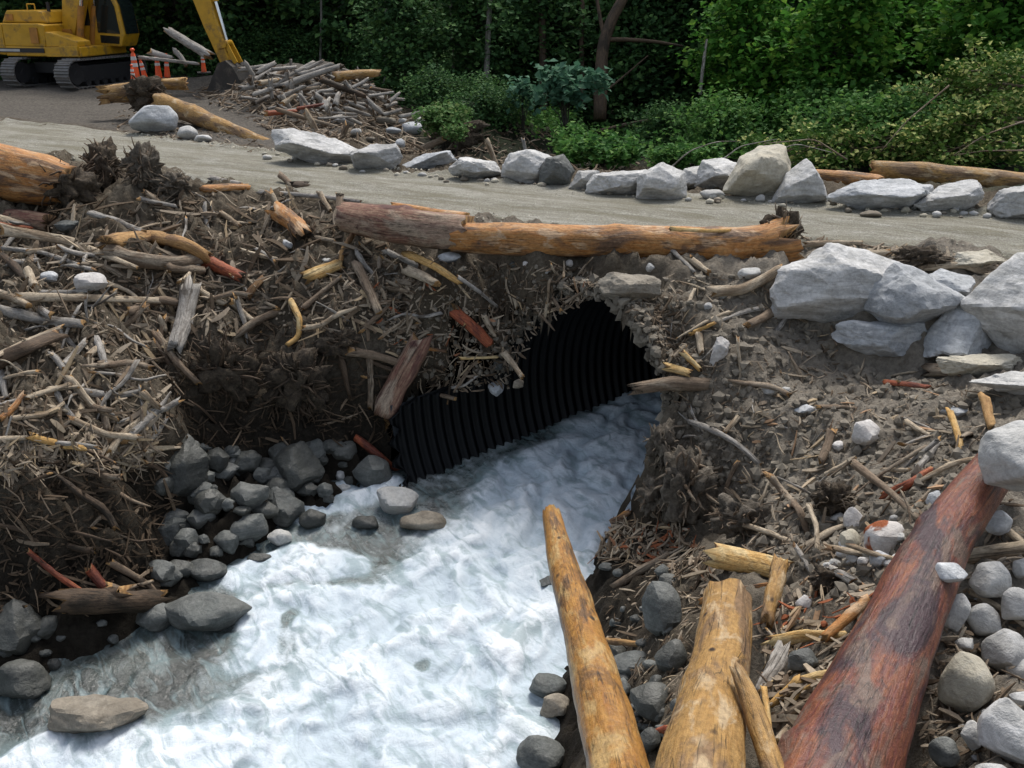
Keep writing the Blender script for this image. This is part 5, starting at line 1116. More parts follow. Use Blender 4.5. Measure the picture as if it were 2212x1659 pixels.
# ------------------------------------------------------------ driftwood pile beyond the road
GP = 'grey logs of the driftwood pile beyond the road'
dp0 = dpt(700, 220)
def dpile(y): return float(np.interp(y, [130, 215, 300], [28.2, 26.2, 22.8]))
DP = [([(553,157),(592,138)],15,W_GREY,'silvery log end at the left of the driftwood pile'), ([(648,162),(720,136)],13,W_GREY,'upper parallel grey log slanting up to the right on the pile'), ([(640,156),(698,131)],10,W_GREY,'topmost dark grey log of the pile'),
 ([(608,187),(670,163),(738,143)],17,W_GREY,'longest pale log of the pile, slanting up to the right'), ([(693,172),(740,190),(790,208)],15,W_DARK,'dark log slanting down right across the pile'), ([(722,166),(770,160),(815,158)],24,W_TANLOG,'thick brown log on the right shoulder of the pile'),
 ([(600,212),(658,185)],11,W_GREY,'grey log low on the left side of the pile'), ([(793,217),(812,234),(830,248)],14,W_GREY,'pale knee-shaped log at the right foot of the pile'), ([(828,248),(866,236)],10,W_GREY,'pale log joining the knee-shaped one'),
 ([(838,221),(861,202)],11,W_GREY,'grey log pointing up at the right end of the pile'), ([(795,208),(850,199)],8,W_GREY,'thin grey log below the thick brown one'), ([(598,236),(660,255),(738,277)],11,W_BROWN,'long brown pole in front of the pile'),
 ([(661,243),(675,265),(688,292)],15,W_PALE,'tan upright stump piece in front of the pile'), ([(750,268),(738,302)],15,W_BROWN,'brown stub standing above the long roadside boulder'), ([(685,256),(773,252)],6,W_GREY,'thin pale straight stick across the pile front'),
 ([(863,253),(900,244),(940,235)],9,W_GREY,'pale stick lying left of the green tufts'), ([(1000,222),(1063,240)],14,W_GREY,'pale grey log piece on top of the stump mound'), ([(1052,304),(1073,358)],13,W_PALE,'pale stake leaning at the foot of the stump mound'),
 ([(860,340),(905,325),(955,301)],20,W_BROWN,'brown plank leaning behind the thin slab boulder'), ([(862,331),(907,319)],7,W_PALE,'cream stick on the brown plank'), ([(584,172),(588,214)],11,W_GREY,'upright grey stub at the left of the pile'),
 ([(673,217),(690,197),(720,195)],9,W_GREY,'crooked grey branch in the middle of the pile'), ([(700,235),(706,215)],20,W_GREY,'fluted grey stump in the pile'), ([(725,225),(730,205)],16,W_GREY,'second fluted stump right of the first in the pile'),
 ([(745,232),(800,250)],10,W_GREY,'grey log under the two fluted stumps'), ([(560,180),(600,172)],12,W_PALE,'tan log end left in the pile'), ([(620,200),(690,188)],10,W_BROWN,'brown log under the longest pale one'),
 ([(760,190),(795,170)],9,W_GREY,'grey branch crossing the dark log'), ([(800,190),(845,197)],10,W_DARK,'dark log tip at the right of the pile'), ([(590,150),(640,145)],10,W_GREY,'grey log at the pile crest left'),
 ([(740,150),(790,165)],8,W_GREY,'grey log resting on the pile crest right'), ([(610,225),(640,205)],12,W_PALE,'tan stub low in the pile'), ([(545,205),(590,190)],12,W_GREY,'grey log next to the excavator bucket'),
 ([(640,235),(700,225)],9,W_RED,'reddish log low in the pile'), ([(575,245),(640,240)],12,W_RED,'red-brown bark log at the pile foot'), ([(745,175),(765,205)],9,W_GREY,'short grey log pointing down in the pile')]
for px, wd, m, lb in DP:
    ym = sum(q[1] for q in px) / len(px); d = dpile(ym) if px[0][0] < 870 else dpt(px[0][0], max(q[1] for q in px))
    stick(px, wd, m, lb, GP if px[0][0] < 870 else None, name='driftwood_log' if wd > 7 else 'driftwood_stick', cat='log' if wd > 7 else 'stick', depth=[d - .45, d - .3], noise=.14, end=W_DARK if m is W_GREY else W_END)
r = np.random.RandomState(77); X, Y = sample([(545,165),(640,150),(740,160),(850,205),(860,240),(760,265),(600,235),(540,215)], 115, 77)
for i in range(115):
    an = r.choice([-.45, -.3, .35, .5, .2, 1.2]) + r.normal() * .22; L = 22 + 85 * r.rand() ** 2; dx, dy = math.cos(an) * L / 2, math.sin(an) * L / 2; d = dpile(Y[i]) + r.uniform(.1, .7); mi = r.randint(4)
    stick([(X[i] - dx, Y[i] - dy), (X[i] + dx, Y[i] + dy)], r.uniform(6, 13), [W_GREY, W_GREY, W_GREY, W_BROWN][mi], ('long ' if L > 50 else 'short ') + ['grey', 'grey', 'grey', 'brown'][mi] + ' log jumbled ' + ('high' if Y[i] < 195 else 'low') + ' in the ' + ('left' if X[i] < 700 else 'right') + ' half of the driftwood pile', 'jumbled logs inside the driftwood pile', name='driftwood_log', cat='log', depth=[d, d + .4], end=W_DARK, n=7)
d5 = 31.0
stick([(362,64), (405,92), (452,120)], 17, W_GREY, 'smooth pale grey pole leaning up from the debris left of the excavator stick', depth=[d5, d5 - .4], name='leaning_pole', cat='log', n=14, taper=1.15)
stick([(376,108), (388,120), (402,140)], 14, W_GREY, 'short whitish stump below the leaning pole', depth=d5, name='driftwood_log', cat='log')
stick([(325,112), (372,126)], 15, W_GREY, 'whitish splintered log above the traffic cones', depth=d5, name='driftwood_log', cat='log')
stick([(300,124), (430,138)], 9, W_GREY, 'long grey log lying behind the traffic cones', depth=d5 - .5, name='driftwood_log', cat='log')
stick([(520,150), (590,142)], 13, W_GREY, 'silver log right of the excavator bucket', depth=29, name='driftwood_log', cat='log')
stick([(255,275), (275,262), (340,247)], 7, W_BROWN, 'thin pole on the gravel left of the round grey boulder')
stick([(1150,398), (1190,352)], 6, W_BROWN, 'thin stick leaning on the dark rounded boulder')
stick([(1130,300), (1140,345)], 8, W_GREY, 'grey stick upright in the hollow behind the boulders', depth=dpt(1135, 350))

# ------------------------------------------------------------ excavator
Y1 = plain('yellow_machine_paint', (.60, .33, .02), .42, var=.2, dirt=(.20, .12, .04)); Y2 = plain('faded_orange_paint', (.46, .20, .03), .5, var=.3, dirt=(.16, .09, .04))
BLK = plain('black_machine_steel', (.02, .02, .022), .6); TRK = plain('worn_track_steel', (.17, .165, .16), .55, .3, dirt=(.12, .10, .08), sc=6); CHR = plain('chrome_rod', (.75, .76, .78), .15, 1); STL = plain('dark_bucket_steel', (.06, .055, .05), .6, .2, dirt=(.16, .14, .11))
n = NB('cab_glass'); n.col((.012, .018, .018)); n.set(Roughness=.08); n.b.inputs['Specular IOR Level'].default_value = .6; GLS = n.m
WHT = plain('decal_white', (.5, .5, .48), .6)
def bevel_obj(o, w_=.03, s=2):
    bm = bmesh.new(); bm.from_mesh(o.data); bmesh.ops.remove_doubles(bm, verts=bm.verts, dist=1e-5)
    ed = [e for e in bm.edges if len(e.link_faces) == 2 and e.calc_face_angle(0) > .5]
    try: bmesh.ops.bevel(bm, geom=ed, offset=w_, segments=s, affect='EDGES', profile=.6)
    except Exception: pass
    bm.to_mesh(o.data); bm.free(); o.data.polygons.foreach_set('use_smooth', [False] * len(o.data.polygons)); return o
def prism(prof, y0, y1):
    """profile in xz swept from y0 to y1"""
    k = len(prof); v = [(p[0], y0, p[1]) for p in prof] + [(p[0], y1, p[1]) for p in prof]
    f = [tuple(range(k))[::-1], tuple(range(k, 2 * k))] + [(i, (i + 1) % k, (i + 1) % k + k, i + k) for i in range(k)]
    a = sum(prof[i][0] * prof[(i + 1) % k][1] - prof[(i + 1) % k][0] * prof[i][1] for i in range(k))
    if a < 0: f = [q[::-1] for q in f]
    return np.array(v, float), [q[::-1] for q in f]
def multi(name, ps, mat, parent, bv=.02, M=None):
    V, F_, b = [], [], 0
    for v, f in ps: V.append(v); F_ += [tuple(i + b for i in q) for q in f]; b += len(v)
    V = np.vstack(V)
    o = mk(name, V, F_, mat, parent, smooth=False)
    return bevel_obj(o, bv) if bv else o
def box(x0, x1, y0, y1, z0, z1): return prism([(x0, z0), (x1, z0), (x1, z1), (x0, z1)], y0, y1)
def cyl(p0, p1, r, n_=14):
    v, f, u, m = tube([p0, p1], [r, r], n_, noise=0); return v, f
dE = 34.6; eloc = P(168, 172, dE); eloc[2] = float(H(eloc[0], eloc[1])[0]) + .02
ex = empty('excavator', eloc, R(-14)); ex.scale = (.98,) * 3; tag(ex, 'yellow tracked excavator parked on the gravel pad, its stick reaching down to the debris', 'excavator')
def rot2(v, a, c=(0, 0, 0)):
    v = np.array(v, float); x, y = v[:, 0].copy(), v[:, 1].copy(); v[:, 0] = x * math.cos(a) - y * math.sin(a); v[:, 1] = x * math.sin(a) + y * math.cos(a); return v + np.array(c)
TA = R(84)   # tracks run away from the viewer, slightly right
def tracks():
    L, r_, tw = 3.9, .44, .6
    per = 2 * (L - 2 * r_) + 2 * math.pi * r_; n_ = 46
    for s in (-1, 1):
        ps = []
        for k in range(n_):
            t = k / n_ * per; a0 = L / 2 - r_
            if t < 2 * a0: c = (-a0 + t, 2 * r_); an = 0
            elif t < 2 * a0 + math.pi * r_: q = (t - 2 * a0) / r_; c = (a0 + math.sin(q) * r_, r_ + math.cos(q) * r_); an = -q
            elif t < 4 * a0 + math.pi * r_: c = (a0 - (t - 2 * a0 - math.pi * r_), 0); an = math.pi
            else: q = (t - 4 * a0 - math.pi * r_) / r_; c = (-a0 - math.sin(q) * r_, r_ - math.cos(q) * r_); an = math.pi - q
            h = per / n_ * .46
            loc = [(-h, -.02), (h, -.02), (h, .012), (h * .55, .016), (h * .35, .05), (h * .1, .05), (-.1 * h, .014), (-h, .012)]
            pr = [(c[0] + x * math.cos(an) - z * math.sin(an), c[1] + x * math.sin(an) + z * math.cos(an) + .03) for x, z in loc]
            v, f = prism(pr, -tw / 2, tw / 2); ps.append((rot2(v + np.array([0, s * 1.15, 0]), TA), f))
        tr = multi('track', ps, TRK, ex, 0)
        fr = [rot2(v + np.array([0, s * 1.15, 0]), TA) for v, f in (prism([(-1.5, .2), (1.5, .2), (1.6, .45), (1.35, .72), (-1.35, .72), (-1.6, .45)], -.2, .2),)]
        multi('track_frame', [(fr[0], prism([(-1.5, .2), (1.5, .2), (1.6, .45), (1.35, .72), (-1.35, .72), (-1.6, .45)], -.2, .2)[1])], BLK, tr, .02)
        ws = []
        for x in (-1.5, 1.5):
            v, f = cyl((x, -.22, .47), (x, .22, .47), .34, 20); ws.append((rot2(v + np.array([0, s * 1.15, 0]), TA), f))
        for x in np.linspace(-1.0, 1.0, 6):
            v, f = cyl((x, -.24, .17), (x, .24, .17), .12, 12); ws.append((rot2(v + np.array([0, s * 1.15, 0]), TA), f))
        multi('rollers', ws, BLK, tr, 0)
tracks()
v, f = box(-.9, .9, -.95, .95, .42, .78); v2, f2 = cyl((0, 0, .72), (0, 0, 1.0), .62, 24)
multi('undercarriage', [(rot2(v, TA), f), (v2, f2)], BLK, ex, .02)
# house: x forward, y left (the viewer stands on the -y side)
h = multi('house', [box(-1.7, 1.25, -1.3, 1.3, 1.0, 1.32), prism([(-1.7, 1.32), (-.05, 1.32), (-.05, 2.0), (-.3, 2.05), (-1.7, 2.05)], -1.28, 1.28), prism([(-.05, 1.32), (1.15, 1.32), (1.15, 1.5), (.4, 1.72), (-.05, 1.8)], -1.28, -.55)], Y1, ex, .04)
multi('engine_hood', [prism([(-1.95, 2.06), (-.15, 2.06), (-.3, 2.42), (-.5, 2.46), (-1.7, 2.46)], -.95, 1.0)], Y1, ex, .05)
multi('hood_vent', [box(-1.75, -1.45, -.975, -.955, 2.14, 2.34)], Y2, ex, 0)
multi('counterweight', [prism([(-2.6, 1.08), (-1.7, 1.02), (-1.7, 2.06), (-2.5, 2.03), (-2.62, 1.9)], -1.3, 1.3)], Y1, ex, .07)
multi('side_grille', [box(-2.35, -.15, -1.335, -1.31, 1.12, 1.26)], BLK, ex, 0)
multi('side_door', [box(-.62, -.32, -1.31, -1.285, 1.42, 1.92)], Y2, ex, 0)
multi('nameplate', [box(-1.95, -1.1, -1.345, -1.335, 1.15, 1.23)], WHT, ex, 0)
multi('handrail', [(cyl((-.95, -.8, 2.44), (-.95, -.8, 2.66), .02, 8)), (cyl((-.95, -.8, 2.66), (-.65, -.8, 2.66), .02, 8)), (cyl((-.65, -.8, 2.66), (-.65, -.8, 2.44), .02, 8))], Y1, ex, 0)
multi('exhaust_pipe', [cyl((-.35, -.5, 2.4), (-.35, -.5, 2.72), .06)], BLK, ex, 0)
multi('step_platform', [box(-.05, 1.2, -1.35, -1.28, 1.0, 1.1), box(.5, 1.2, -1.4, -1.3, 1.02, 1.35)], Y1, ex, .01)
# cab on the far left side, seen beyond the boom
cabp = [(.1, 1.32), (1.72, 1.25), (1.9, 1.65), (1.78, 2.6), (1.62, 2.95), (1.45, 3.02), (.25, 3.02), (.1, 2.9)]
cab = multi('cab', [prism(cabp, .32, 1.27)], Y1, ex, .06)
multi('roof', [prism([(.08, 3.02), (1.5, 3.02), (1.6, 2.98), (1.5, 3.1), (.15, 3.1)], .34, 1.25)], Y1, cab, .02)
multi('side_window', [prism([(.88, 1.72), (1.74, 1.68), (1.66, 2.55), (1.52, 2.86), (.92, 2.86)], .30, .318)], GLS, cab, 0)
multi('rear_window', [prism([(.2, 1.95), (.62, 1.95), (.62, 2.86), (.3, 2.86), (.2, 2.8)], .30, .318)], GLS, cab, 0)
multi('lower_window', [prism([(.95, 1.38), (1.66, 1.35), (1.72, 1.6), (.95, 1.64)], .30, .318)], GLS, cab, 0)
multi('windscreen', [prism([(1.905, 1.68), (1.80, 2.58), (1.66, 2.92), (1.69, 2.92), (1.83, 2.58), (1.93, 1.68)], .42, 1.17)], GLS, cab, 0)
# boom
bf, bb, bt = (.55, 1.45), (1.25, 4.4), (4.62, 4.15)
bprof = [(-.22, 1.35), (.1, 1.2), (.38, 1.8), (.98, 3.4), (1.4, 3.95), (2.2, 4.05), (4.7, 3.92), (4.85, 4.12), (4.7, 4.36), (2.0, 4.85), (1.15, 4.82), (.55, 4.45), (.05, 2.9)]
boom = multi('boom', [prism(bprof, -.24, .24)], Y1, ex, .03)
multi('boom_foot', [prism([(-.4, 1.3), (.4, 1.3), (.25, 1.85), (-.15, 1.85)], -.36, -.26), prism([(-.4, 1.3), (.4, 1.3), (.25, 1.85), (-.15, 1.85)], .26, .36)], Y2, ex, .01)
for s in (-1, 1):
    q = multi('boom_cylinder', [cyl((.55, s * .36, 1.3), (.85, s * .36, 2.6), .115, 16)], Y2, ex, 0)
    multi('piston_rod', [cyl((.85, s * .36, 2.6), (1.15, s * .36, 3.9), .06, 12)], CHR, q, 0)
q = multi('stick_cylinder', [cyl((2.2, 0, 4.95), (3.7, 0, 5.02), .11, 16)], Y1, ex, 0); multi('piston_rod', [cyl((3.7, 0, 5.02), (4.95, 0, 5.0), .055, 12)], CHR, q, 0)
# stick
sprof = [(4.55, 5.0), (5.0, 5.08), (5.3, 4.5), (5.72, 2.4), (6.12, .92), (6.0, .72), (5.78, .78), (5.28, 2.0), (4.62, 3.9), (4.38, 4.4)]
multi('stick', [prism(sprof, -.2, .2)], Y1, ex, .03)
q = multi('bucket_cylinder', [cyl((5.35, 0, 4.35), (5.72, 0, 2.75), .12, 16), box(5.25, 5.42, -.15, .15, 4.1, 4.55)], Y1, ex, 0)
multi('piston_rod', [cyl((5.72, 0, 2.75), (6.02, 0, 1.45), .06, 12)], CHR, q, 0)
multi('bucket_link', [cyl((6.02, -.2, 1.45), (6.02, .2, 1.45), .1), prism([(5.95, 1.5), (6.1, 1.5), (6.42, .85), (6.28, .78)], .13, .2), prism([(5.95, 1.5), (6.1, 1.5), (6.42, .85), (6.28, .78)], -.2, -.13), prism([(5.75, 1.25), (5.85, 1.35), (6.08, 1.45), (6.08, 1.32)], -.26, -.2)], Y1, ex, .01)
bk = []
arc = [(6.4, .72), (6.62, .3), (6.62, -.15), (6.35, -.5), (5.85, -.62), (5.3, -.55)]
for s in (-1, 1): bk.append(prism([(5.85, .78), (6.15, .9)] + arc + [(5.2, -.35)], s * .52 - .02, s * .52 + .02))
for a_, b_ in zip([(5.85, .82), (6.15, .92)] + arc[:-1], [(6.15, .92)] + arc):
    dx, dz = b_[0] - a_[0], b_[1] - a_[1]; l = math.hypot(dx, dz); nx_, nz_ = dz / l * .035, -dx / l * .035
    bk.append(prism([a_, b_, (b_[0] + nx_, b_[1] + nz_), (a_[0] + nx_, a_[1] + nz_)], -.52, .52))
bkt = multi('bucket', bk, STL, ex, 0)
for y_ in np.linspace(-.45, .45, 5): multi('tooth', [prism([(5.32, -.52), (5.32, -.6), (5.02, -.56)], y_ - .045, y_ + .045)], STL, bkt, 0)

# ------------------------------------------------------------ traffic cones
CO = plain('orange_cone_plastic', (.80, .10, .02), .45, var=.1, dirt=(.45, .10, .04)); CW = plain('reflective_cone_band', (.62, .60, .58), .5); CB = plain('black_cone_base', (.03, .03, .03), .7)
def cone(px, pb, hpx, label, d, tilt=0):
    m = d / FPX; h_ = hpx * m; b = P(px, pb, d); t = empty('traffic_cone', b); tag(t, label, 'traffic cone', 'traffic cones by the excavator')
    def lathe(pr, n_=18):
        v = [(r_ * math.cos(2 * math.pi * k / n_), r_ * math.sin(2 * math.pi * k / n_), z) for r_, z in pr for k in range(n_)]
        f = [(i * n_ + k, i * n_ + (k + 1) % n_, (i + 1) * n_ + (k + 1) % n_, (i + 1) * n_ + k) for i in range(len(pr) - 1) for k in range(n_)]
        f += [tuple(range(n_))[::-1], tuple(range((len(pr) - 1) * n_, len(pr) * n_))]; return np.array(v), f
    r0 = h_ * .13
    v, f = lathe([(r0, .03), (r0 * .95, h_ * .1), (r0 * .62, h_ * .6), (r0 * .45, h_ * .84), (r0 * .3, h_ * .87), (r0 * .3, h_ * .92), (r0 * .48, h_ * .93), (r0 * .48, h_ * .97), (r0 * .25, h_)]); mk('cone_body', v, f, CO, t)
    for a0, a1 in ((.50, .60), (.68, .78)):
        ra, rb_ = np.interp([a0, a1], [.1, .6, .84], [r0 * .95, r0 * .62, r0 * .45]) + .006; v, f = lathe([(ra, h_ * a0), (rb_, h_ * a1)]); mk('reflective_band', v, f[:-2], CW, t)
    v, f = prism([(-.2, 0), (.2, 0), (.2, .035), (-.2, .035)], -.2, .2); mk('rubber_base', v, f, CB, t, smooth=False)
    t.rotation_euler = (0, tilt, R(20))
dc = 30.5
cone(296, 184, 76, 'tall orange traffic cone nearest the excavator track, its top band highest', dc); cone(316, 178, 52, 'shorter orange and white cone leaning beside the nearest one', dc + .5, R(-8))
cone(344, 172, 58, 'orange traffic cone in the middle between the excavator and its bucket', dc + 1.2); cone(362, 170, 52, 'orange traffic cone just right of the middle one', dc + 1.4, R(3)); cone(441, 158, 44, 'orange traffic cone far right, half hidden by the excavator bucket', dc + .8)
cone(290, 187, 46, 'orange cone standing in front of the tallest one', dc - .6)

# ------------------------------------------------------------ vegetation
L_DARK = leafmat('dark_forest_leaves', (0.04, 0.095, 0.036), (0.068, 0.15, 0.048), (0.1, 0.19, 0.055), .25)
L_MID = leafmat('mid_green_leaves', (0.05, 0.135, 0.034), (0.085, 0.2, 0.045), (0.14, 0.26, 0.06), .35)
L_BRI = leafmat('bright_green_leaves', (0.05, 0.155, 0.024), (0.085, 0.23, 0.034), (0.16, 0.29, 0.045), .4)
L_TEAL = leafmat('bluish_green_leaves', (0.06, 0.15, 0.09), (0.095, 0.21, 0.13), (0.13, 0.25, 0.16), .3)
L_YEL = leafmat('yellow_tinged_leaves', (0.06, 0.13, 0.025), (0.11, 0.19, 0.04), (0.48, 0.5, 0.18), .3)
L_BLU = leafmat('distant_bluish_leaves', (0.018, 0.062, 0.04), (0.03, 0.09, 0.055), (0.045, 0.12, 0.06), .25)
L_WEED = leafmat('weed_leaves', (.07, .15, .04), (.10, .20, .06), (.20, .26, .10), .3)
BARK = wood('dark_tree_bark', (.05, .042, .034), (.09, .08, .068), (.03, .035, .022), (.12, .11, .1)); 
def leaves(cen, sig, cnt_, size, seed, droop=.4, frond=False):
    """cen (k,3) clump centres, sig their spread; gives quads folded like leaves"""
    r = np.random.RandomState(seed); k = r.randint(len(cen), size=cnt_); p = cen[k] + r.normal(size=(cnt_, 3)) * np.asarray(sig)
    a = r.normal(size=(cnt_, 3)) * [1, 1, .35]; a[:, 2] -= droop * .5; a /= np.linalg.norm(a, axis=1, keepdims=True)
    nrm = r.normal(size=(cnt_, 3)) * .55 + [0, -.15, 1]; b = np.cross(nrm, a); b /= np.linalg.norm(b, axis=1, keepdims=True) + 1e-9; up = np.cross(a, b)
    s = size * r.uniform(.55, 1.25, (cnt_, 1)); wd = s * (.24 if frond else .40)
    v = np.stack([p - a * s * .5, p + b * wd + up * s * .10, p + a * s * .5 - up * s * .08, p - b * wd + up * s * .10], 1).reshape(-1, 3)
    f = np.arange(cnt_ * 4).reshape(-1, 4); return v, f, r.rand(cnt_)
def tree_geo(h_, spread, seed, low=.3, clumps=70, per=75, size=.16, conifer=False, tr=.14, lean=0):
    r = np.random.RandomState(seed); trunk = [np.array([0, 0, -.3])]; d = np.array([lean, 0, 1.])
    for k in range(8): d = d + np.r_[r.normal(size=2) * .06, 0]; trunk.append(trunk[-1] + d / np.linalg.norm(d) * (h_ + .3) / 8)
    trunk = np.array(trunk); g = [tube(trunk, np.linspace(tr, tr * .2, 9), 9, 1, .1, seed, res=.3)]; cen = []
    for k in range(clumps):
        t = low / h_ + (1 - low / h_) * (k + r.rand()) / clumps; b = np.array([np.interp(t, np.linspace(0, 1, 9), trunk[:, q]) for q in range(3)])
        az = k * 2.4 + r.rand(); env = (1 - t) ** .8 if conifer else math.sin(math.pi * min(1, .25 + .78 * t)) ** .8
        L = spread * env * r.uniform(.35, 1.1) + .15; dr = np.array([math.cos(az), math.sin(az), -.25 if conifer else r.uniform(-.05, .45)]); e = b + dr * L
        mid = (b + e) / 2 + [0, 0, .12 * L]; g.append(tube([b, mid, e], [tr * .28 * (1 - t) + .012, tr * .16 * (1 - t) + .009, .005], 5, 1, .05, seed + k))
        for u in ((.35, .6, .8, 1) if conifer else (.6, 1)): cen.append(b * (1 - u) + e * u)
    cen = np.array(cen); v, f, rn_ = leaves(cen, (.14, .14, .08) if conifer else (.30, .30, .20), clumps * per, size, seed, .8 if conifer else .4, conifer)
    return merge(g), (v, f, rn_)
def plant(name, loc, geo, lm, label, cat, group=None, bark=None, rz=0, s=1.0, crown='crown'):
    t = empty(name, loc, rz); t.scale = (s, s, s); tag(t, label, cat, group); tg, (v, f, rn_) = geo
    if tg is not None: vv, ff, uu, mm = tg; mk('trunk', vv, ff, [bark or BARK, bark or BARK], t, uv=uu, fm=mm)
    mk(crown, v, f, lm, t, smooth=False, attr={'rnd': ('FACE', rn_)}); return t
def copy_tree(t, loc, rz, s, label, mat=None):
    c = t.copy(); COL.objects.link(c); c.location = Vector(loc); c.rotation_euler = (0, 0, rz); c.scale = (s, s, s); c['label'] = label
    for ch in t.children:
        q = ch.copy(); COL.objects.link(q); q.parent = c
        if mat and ch.name.startswith('crown'): q.material_slots[0].link = 'OBJECT'; q.material_slots[0].material = mat
    return c
GT = 'trees of the forest edge'
protos = {}; SEENT = {}
def place(x, y):
    q = CX + FPX * x / (y * FW[1] - (0 - CAMH) * -FW[2] * -1) if False else CX + FPX * x / (y * FW[1] + CAMH * -FW[2])
    for lim, wd in ((-60, 'beyond the left picture edge'), (300, 'behind the excavator'), (560, 'behind the excavator bucket'), (860, 'behind the driftwood pile'), (1100, 'behind the weed-grown stump'), (1290, 'behind the bluish saplings'), (1500, 'right of the forking maple'), (1750, 'behind the tallest roadside boulder'), (2000, 'left behind the fallen alder'), (2280, 'right behind the fallen alder')):
        if q < lim: return wd
    return 'beyond the right picture edge'
def forest(kind, spots):
    for (x, y, s, m, lb) in spots:
        lb = lb + ' ' + place(x, y) + ({0: '', 1: ', nearer one', 2: ', farther one'}[0 if (kind, m.name, place(x, y)) not in SEENT else 1 if y < SEENT[(kind, m.name, place(x, y))] else 2]); SEENT.setdefault((kind, m.name, place(x, y)), y)
        z = float(H(x, y)[0]) - .1; rz = (x * 7.3 + y * 3.1) % 6.28; nm, geo_a, cat = KINDS[kind]
        if kind not in protos: protos[kind] = plant(nm, (x, y, z), tree_geo(**geo_a), m, lb, cat, GT, rz=rz, s=s)
        else: copy_tree(protos[kind], (x, y, z), rz, s, lb, m)
KINDS = {'con': ('conifer_tree', dict(h_=11, spread=2.8, seed=3, low=.4, clumps=120, per=90, size=.20, conifer=True, tr=.16), 'tree'),
         'brd': ('broadleaf_tree', dict(h_=9, spread=3.0, seed=8, low=.8, clumps=120, per=100, size=.28, tr=.13), 'tree'),
         'yng': ('young_tree', dict(h_=5, spread=1.7, seed=14, low=.2, clumps=80, per=90, size=.21, tr=.06), 'tree'),
         'bsh': ('bush', dict(h_=1.5, spread=1.1, seed=19, low=.1, clumps=40, per=80, size=.14, tr=.025), 'bush')}
DL = 'dark evergreen in the nearer shaded forest'; ML = 'leafy mid green tree'; BL = 'bright green leafy young tree'; FL = 'distant bluish evergreen'
sp = {'con': [], 'brd': [], 'yng': [], 'bsh': []}; r = np.random.RandomState(4)
for x in np.arange(-26, 2, 2.3): sp['con'].append((x + r.normal() * .5, 44 + r.normal() * 1.0, r.uniform(.9, 1.25), L_DARK, DL))
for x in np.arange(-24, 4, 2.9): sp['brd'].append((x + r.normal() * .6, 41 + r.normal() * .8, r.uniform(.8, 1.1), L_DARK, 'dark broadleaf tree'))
for x in np.arange(-30, 32, 3.4): sp['con'].append((x + r.normal() * .6, 50 + r.normal() * 1.5, r.uniform(1.0, 1.4), L_DARK, 'dark evergreen deep in the forest'))
for x in np.arange(0, 30, 3.0): sp['brd'].append((x + r.normal() * .6, 38 + r.normal() * 1.4 - .1 * x, r.uniform(.85, 1.15), L_MID, ML))
for x in np.arange(-3, 9, 2.2): sp['yng'].append((x + r.normal() * .4, 33 + r.normal() * 1.0, r.uniform(.8, 1.1), L_DARK, 'young dark leafy tree'))
for (x, y, s) in [(6.5, 29, .95), (8.5, 27.5, 1.0), (10.5, 30, 1.2), (12.5, 27, 1.15), (9.5, 33, 1.3), (14.5, 29.5, 1.2), (12, 34, 1.3), (16.5, 32, 1.2)]: sp['yng'].append((x, y, s, L_BRI, BL))
for x in np.arange(12, 44, 3.6): sp['con'].append((x, 60 + r.normal() * 2, r.uniform(1.2, 1.6), L_BLU, FL))
for x in np.arange(14, 40, 4.2): sp['brd'].append((x, 52 + r.normal() * 2, r.uniform(1.2, 1.6), L_BLU, 'distant bluish leafy tree'))
for i in range(13): x = r.uniform(-3, 9); sp['bsh'].append((x, 28.5 + r.uniform(-1, 4), r.uniform(.45, .85), L_DARK if r.rand() < .7 else L_MID, 'low green bush'))
for i in range(16): x = r.uniform(5, 14); sp['bsh'].append((x, 23.5 + r.uniform(-.5, 3.5), r.uniform(.6, 1.15), L_MID if r.rand() < .7 else L_BRI, 'low leafy bush'))
for i in range(14): x = r.uniform(-22, -5); sp['bsh'].append((x, 38.5 + r.uniform(-.5, 1.5), r.uniform(.7, 1.2), L_DARK, 'dark shaded bush'))
for k in sp: forest(k, sp[k])
# named plants
def clump(name, pc, rpx, d, lm, label, cat, seed, size=.16, cnt_=1800, k=26, stems=9, flat=(1, .8, 1), sig=.16):
    c = P(pc[0], pc[1], d); R_ = np.array(rpx) * d / FPX; r = np.random.RandomState(seed); gz_ = float(H(c[0], c[1])[0]); base = np.array([c[0], c[1], min(gz_, c[2] - R_[1] * .8)])
    D = r.normal(size=(k, 3)); D /= np.linalg.norm(D, axis=1, keepdims=True); D *= r.uniform(.35, 1, (k, 1)); cen = D * [R_[0], R_[0] * .7, R_[1]] + (c - base)
    g = [tube([np.zeros(3), cen[i] * [.3, .3, .6], cen[i]], [.022, .014, .005], 5, 1, .05, i) for i in range(min(stems, k))]
    return plant(name, base, (merge(g), leaves(cen, sig, cnt_, size, seed)), lm, label, cat, bark=BARK)
clump('sapling', (1225, 178), (88, 46), 26.0, L_TEAL, 'pale bluish-green leafed sapling standing out before the dark forest', 'sapling', 31, .26, 620, 22, 16, sig=.13)
clump('sapling', (1130, 205), (35, 30), 26.6, L_TEAL, 'small bluish-green sapling left of the large one', 'sapling', 32, .18, 260, 12, 8)
clump('weed_clump', (958, 256), (60, 17), 22.6, L_WEED, 'bright feathery green weeds growing on the stump mound', 'weeds', 33, .11, 2000, 34, 10, sig=.13)
clump('weed_clump', (985, 285), (32, 12), 21.8, L_WEED, 'small green weed tuft low on the stump mound', 'weeds', 34, .09, 500, 10, 5, sig=.07)
clump('fern_bush', (1300, 326), (105, 13), 20.8, L_MID, 'low bright green ferny bush behind the roadside boulders', 'bush', 35, .15, 2000, 26, 8, sig=.11)
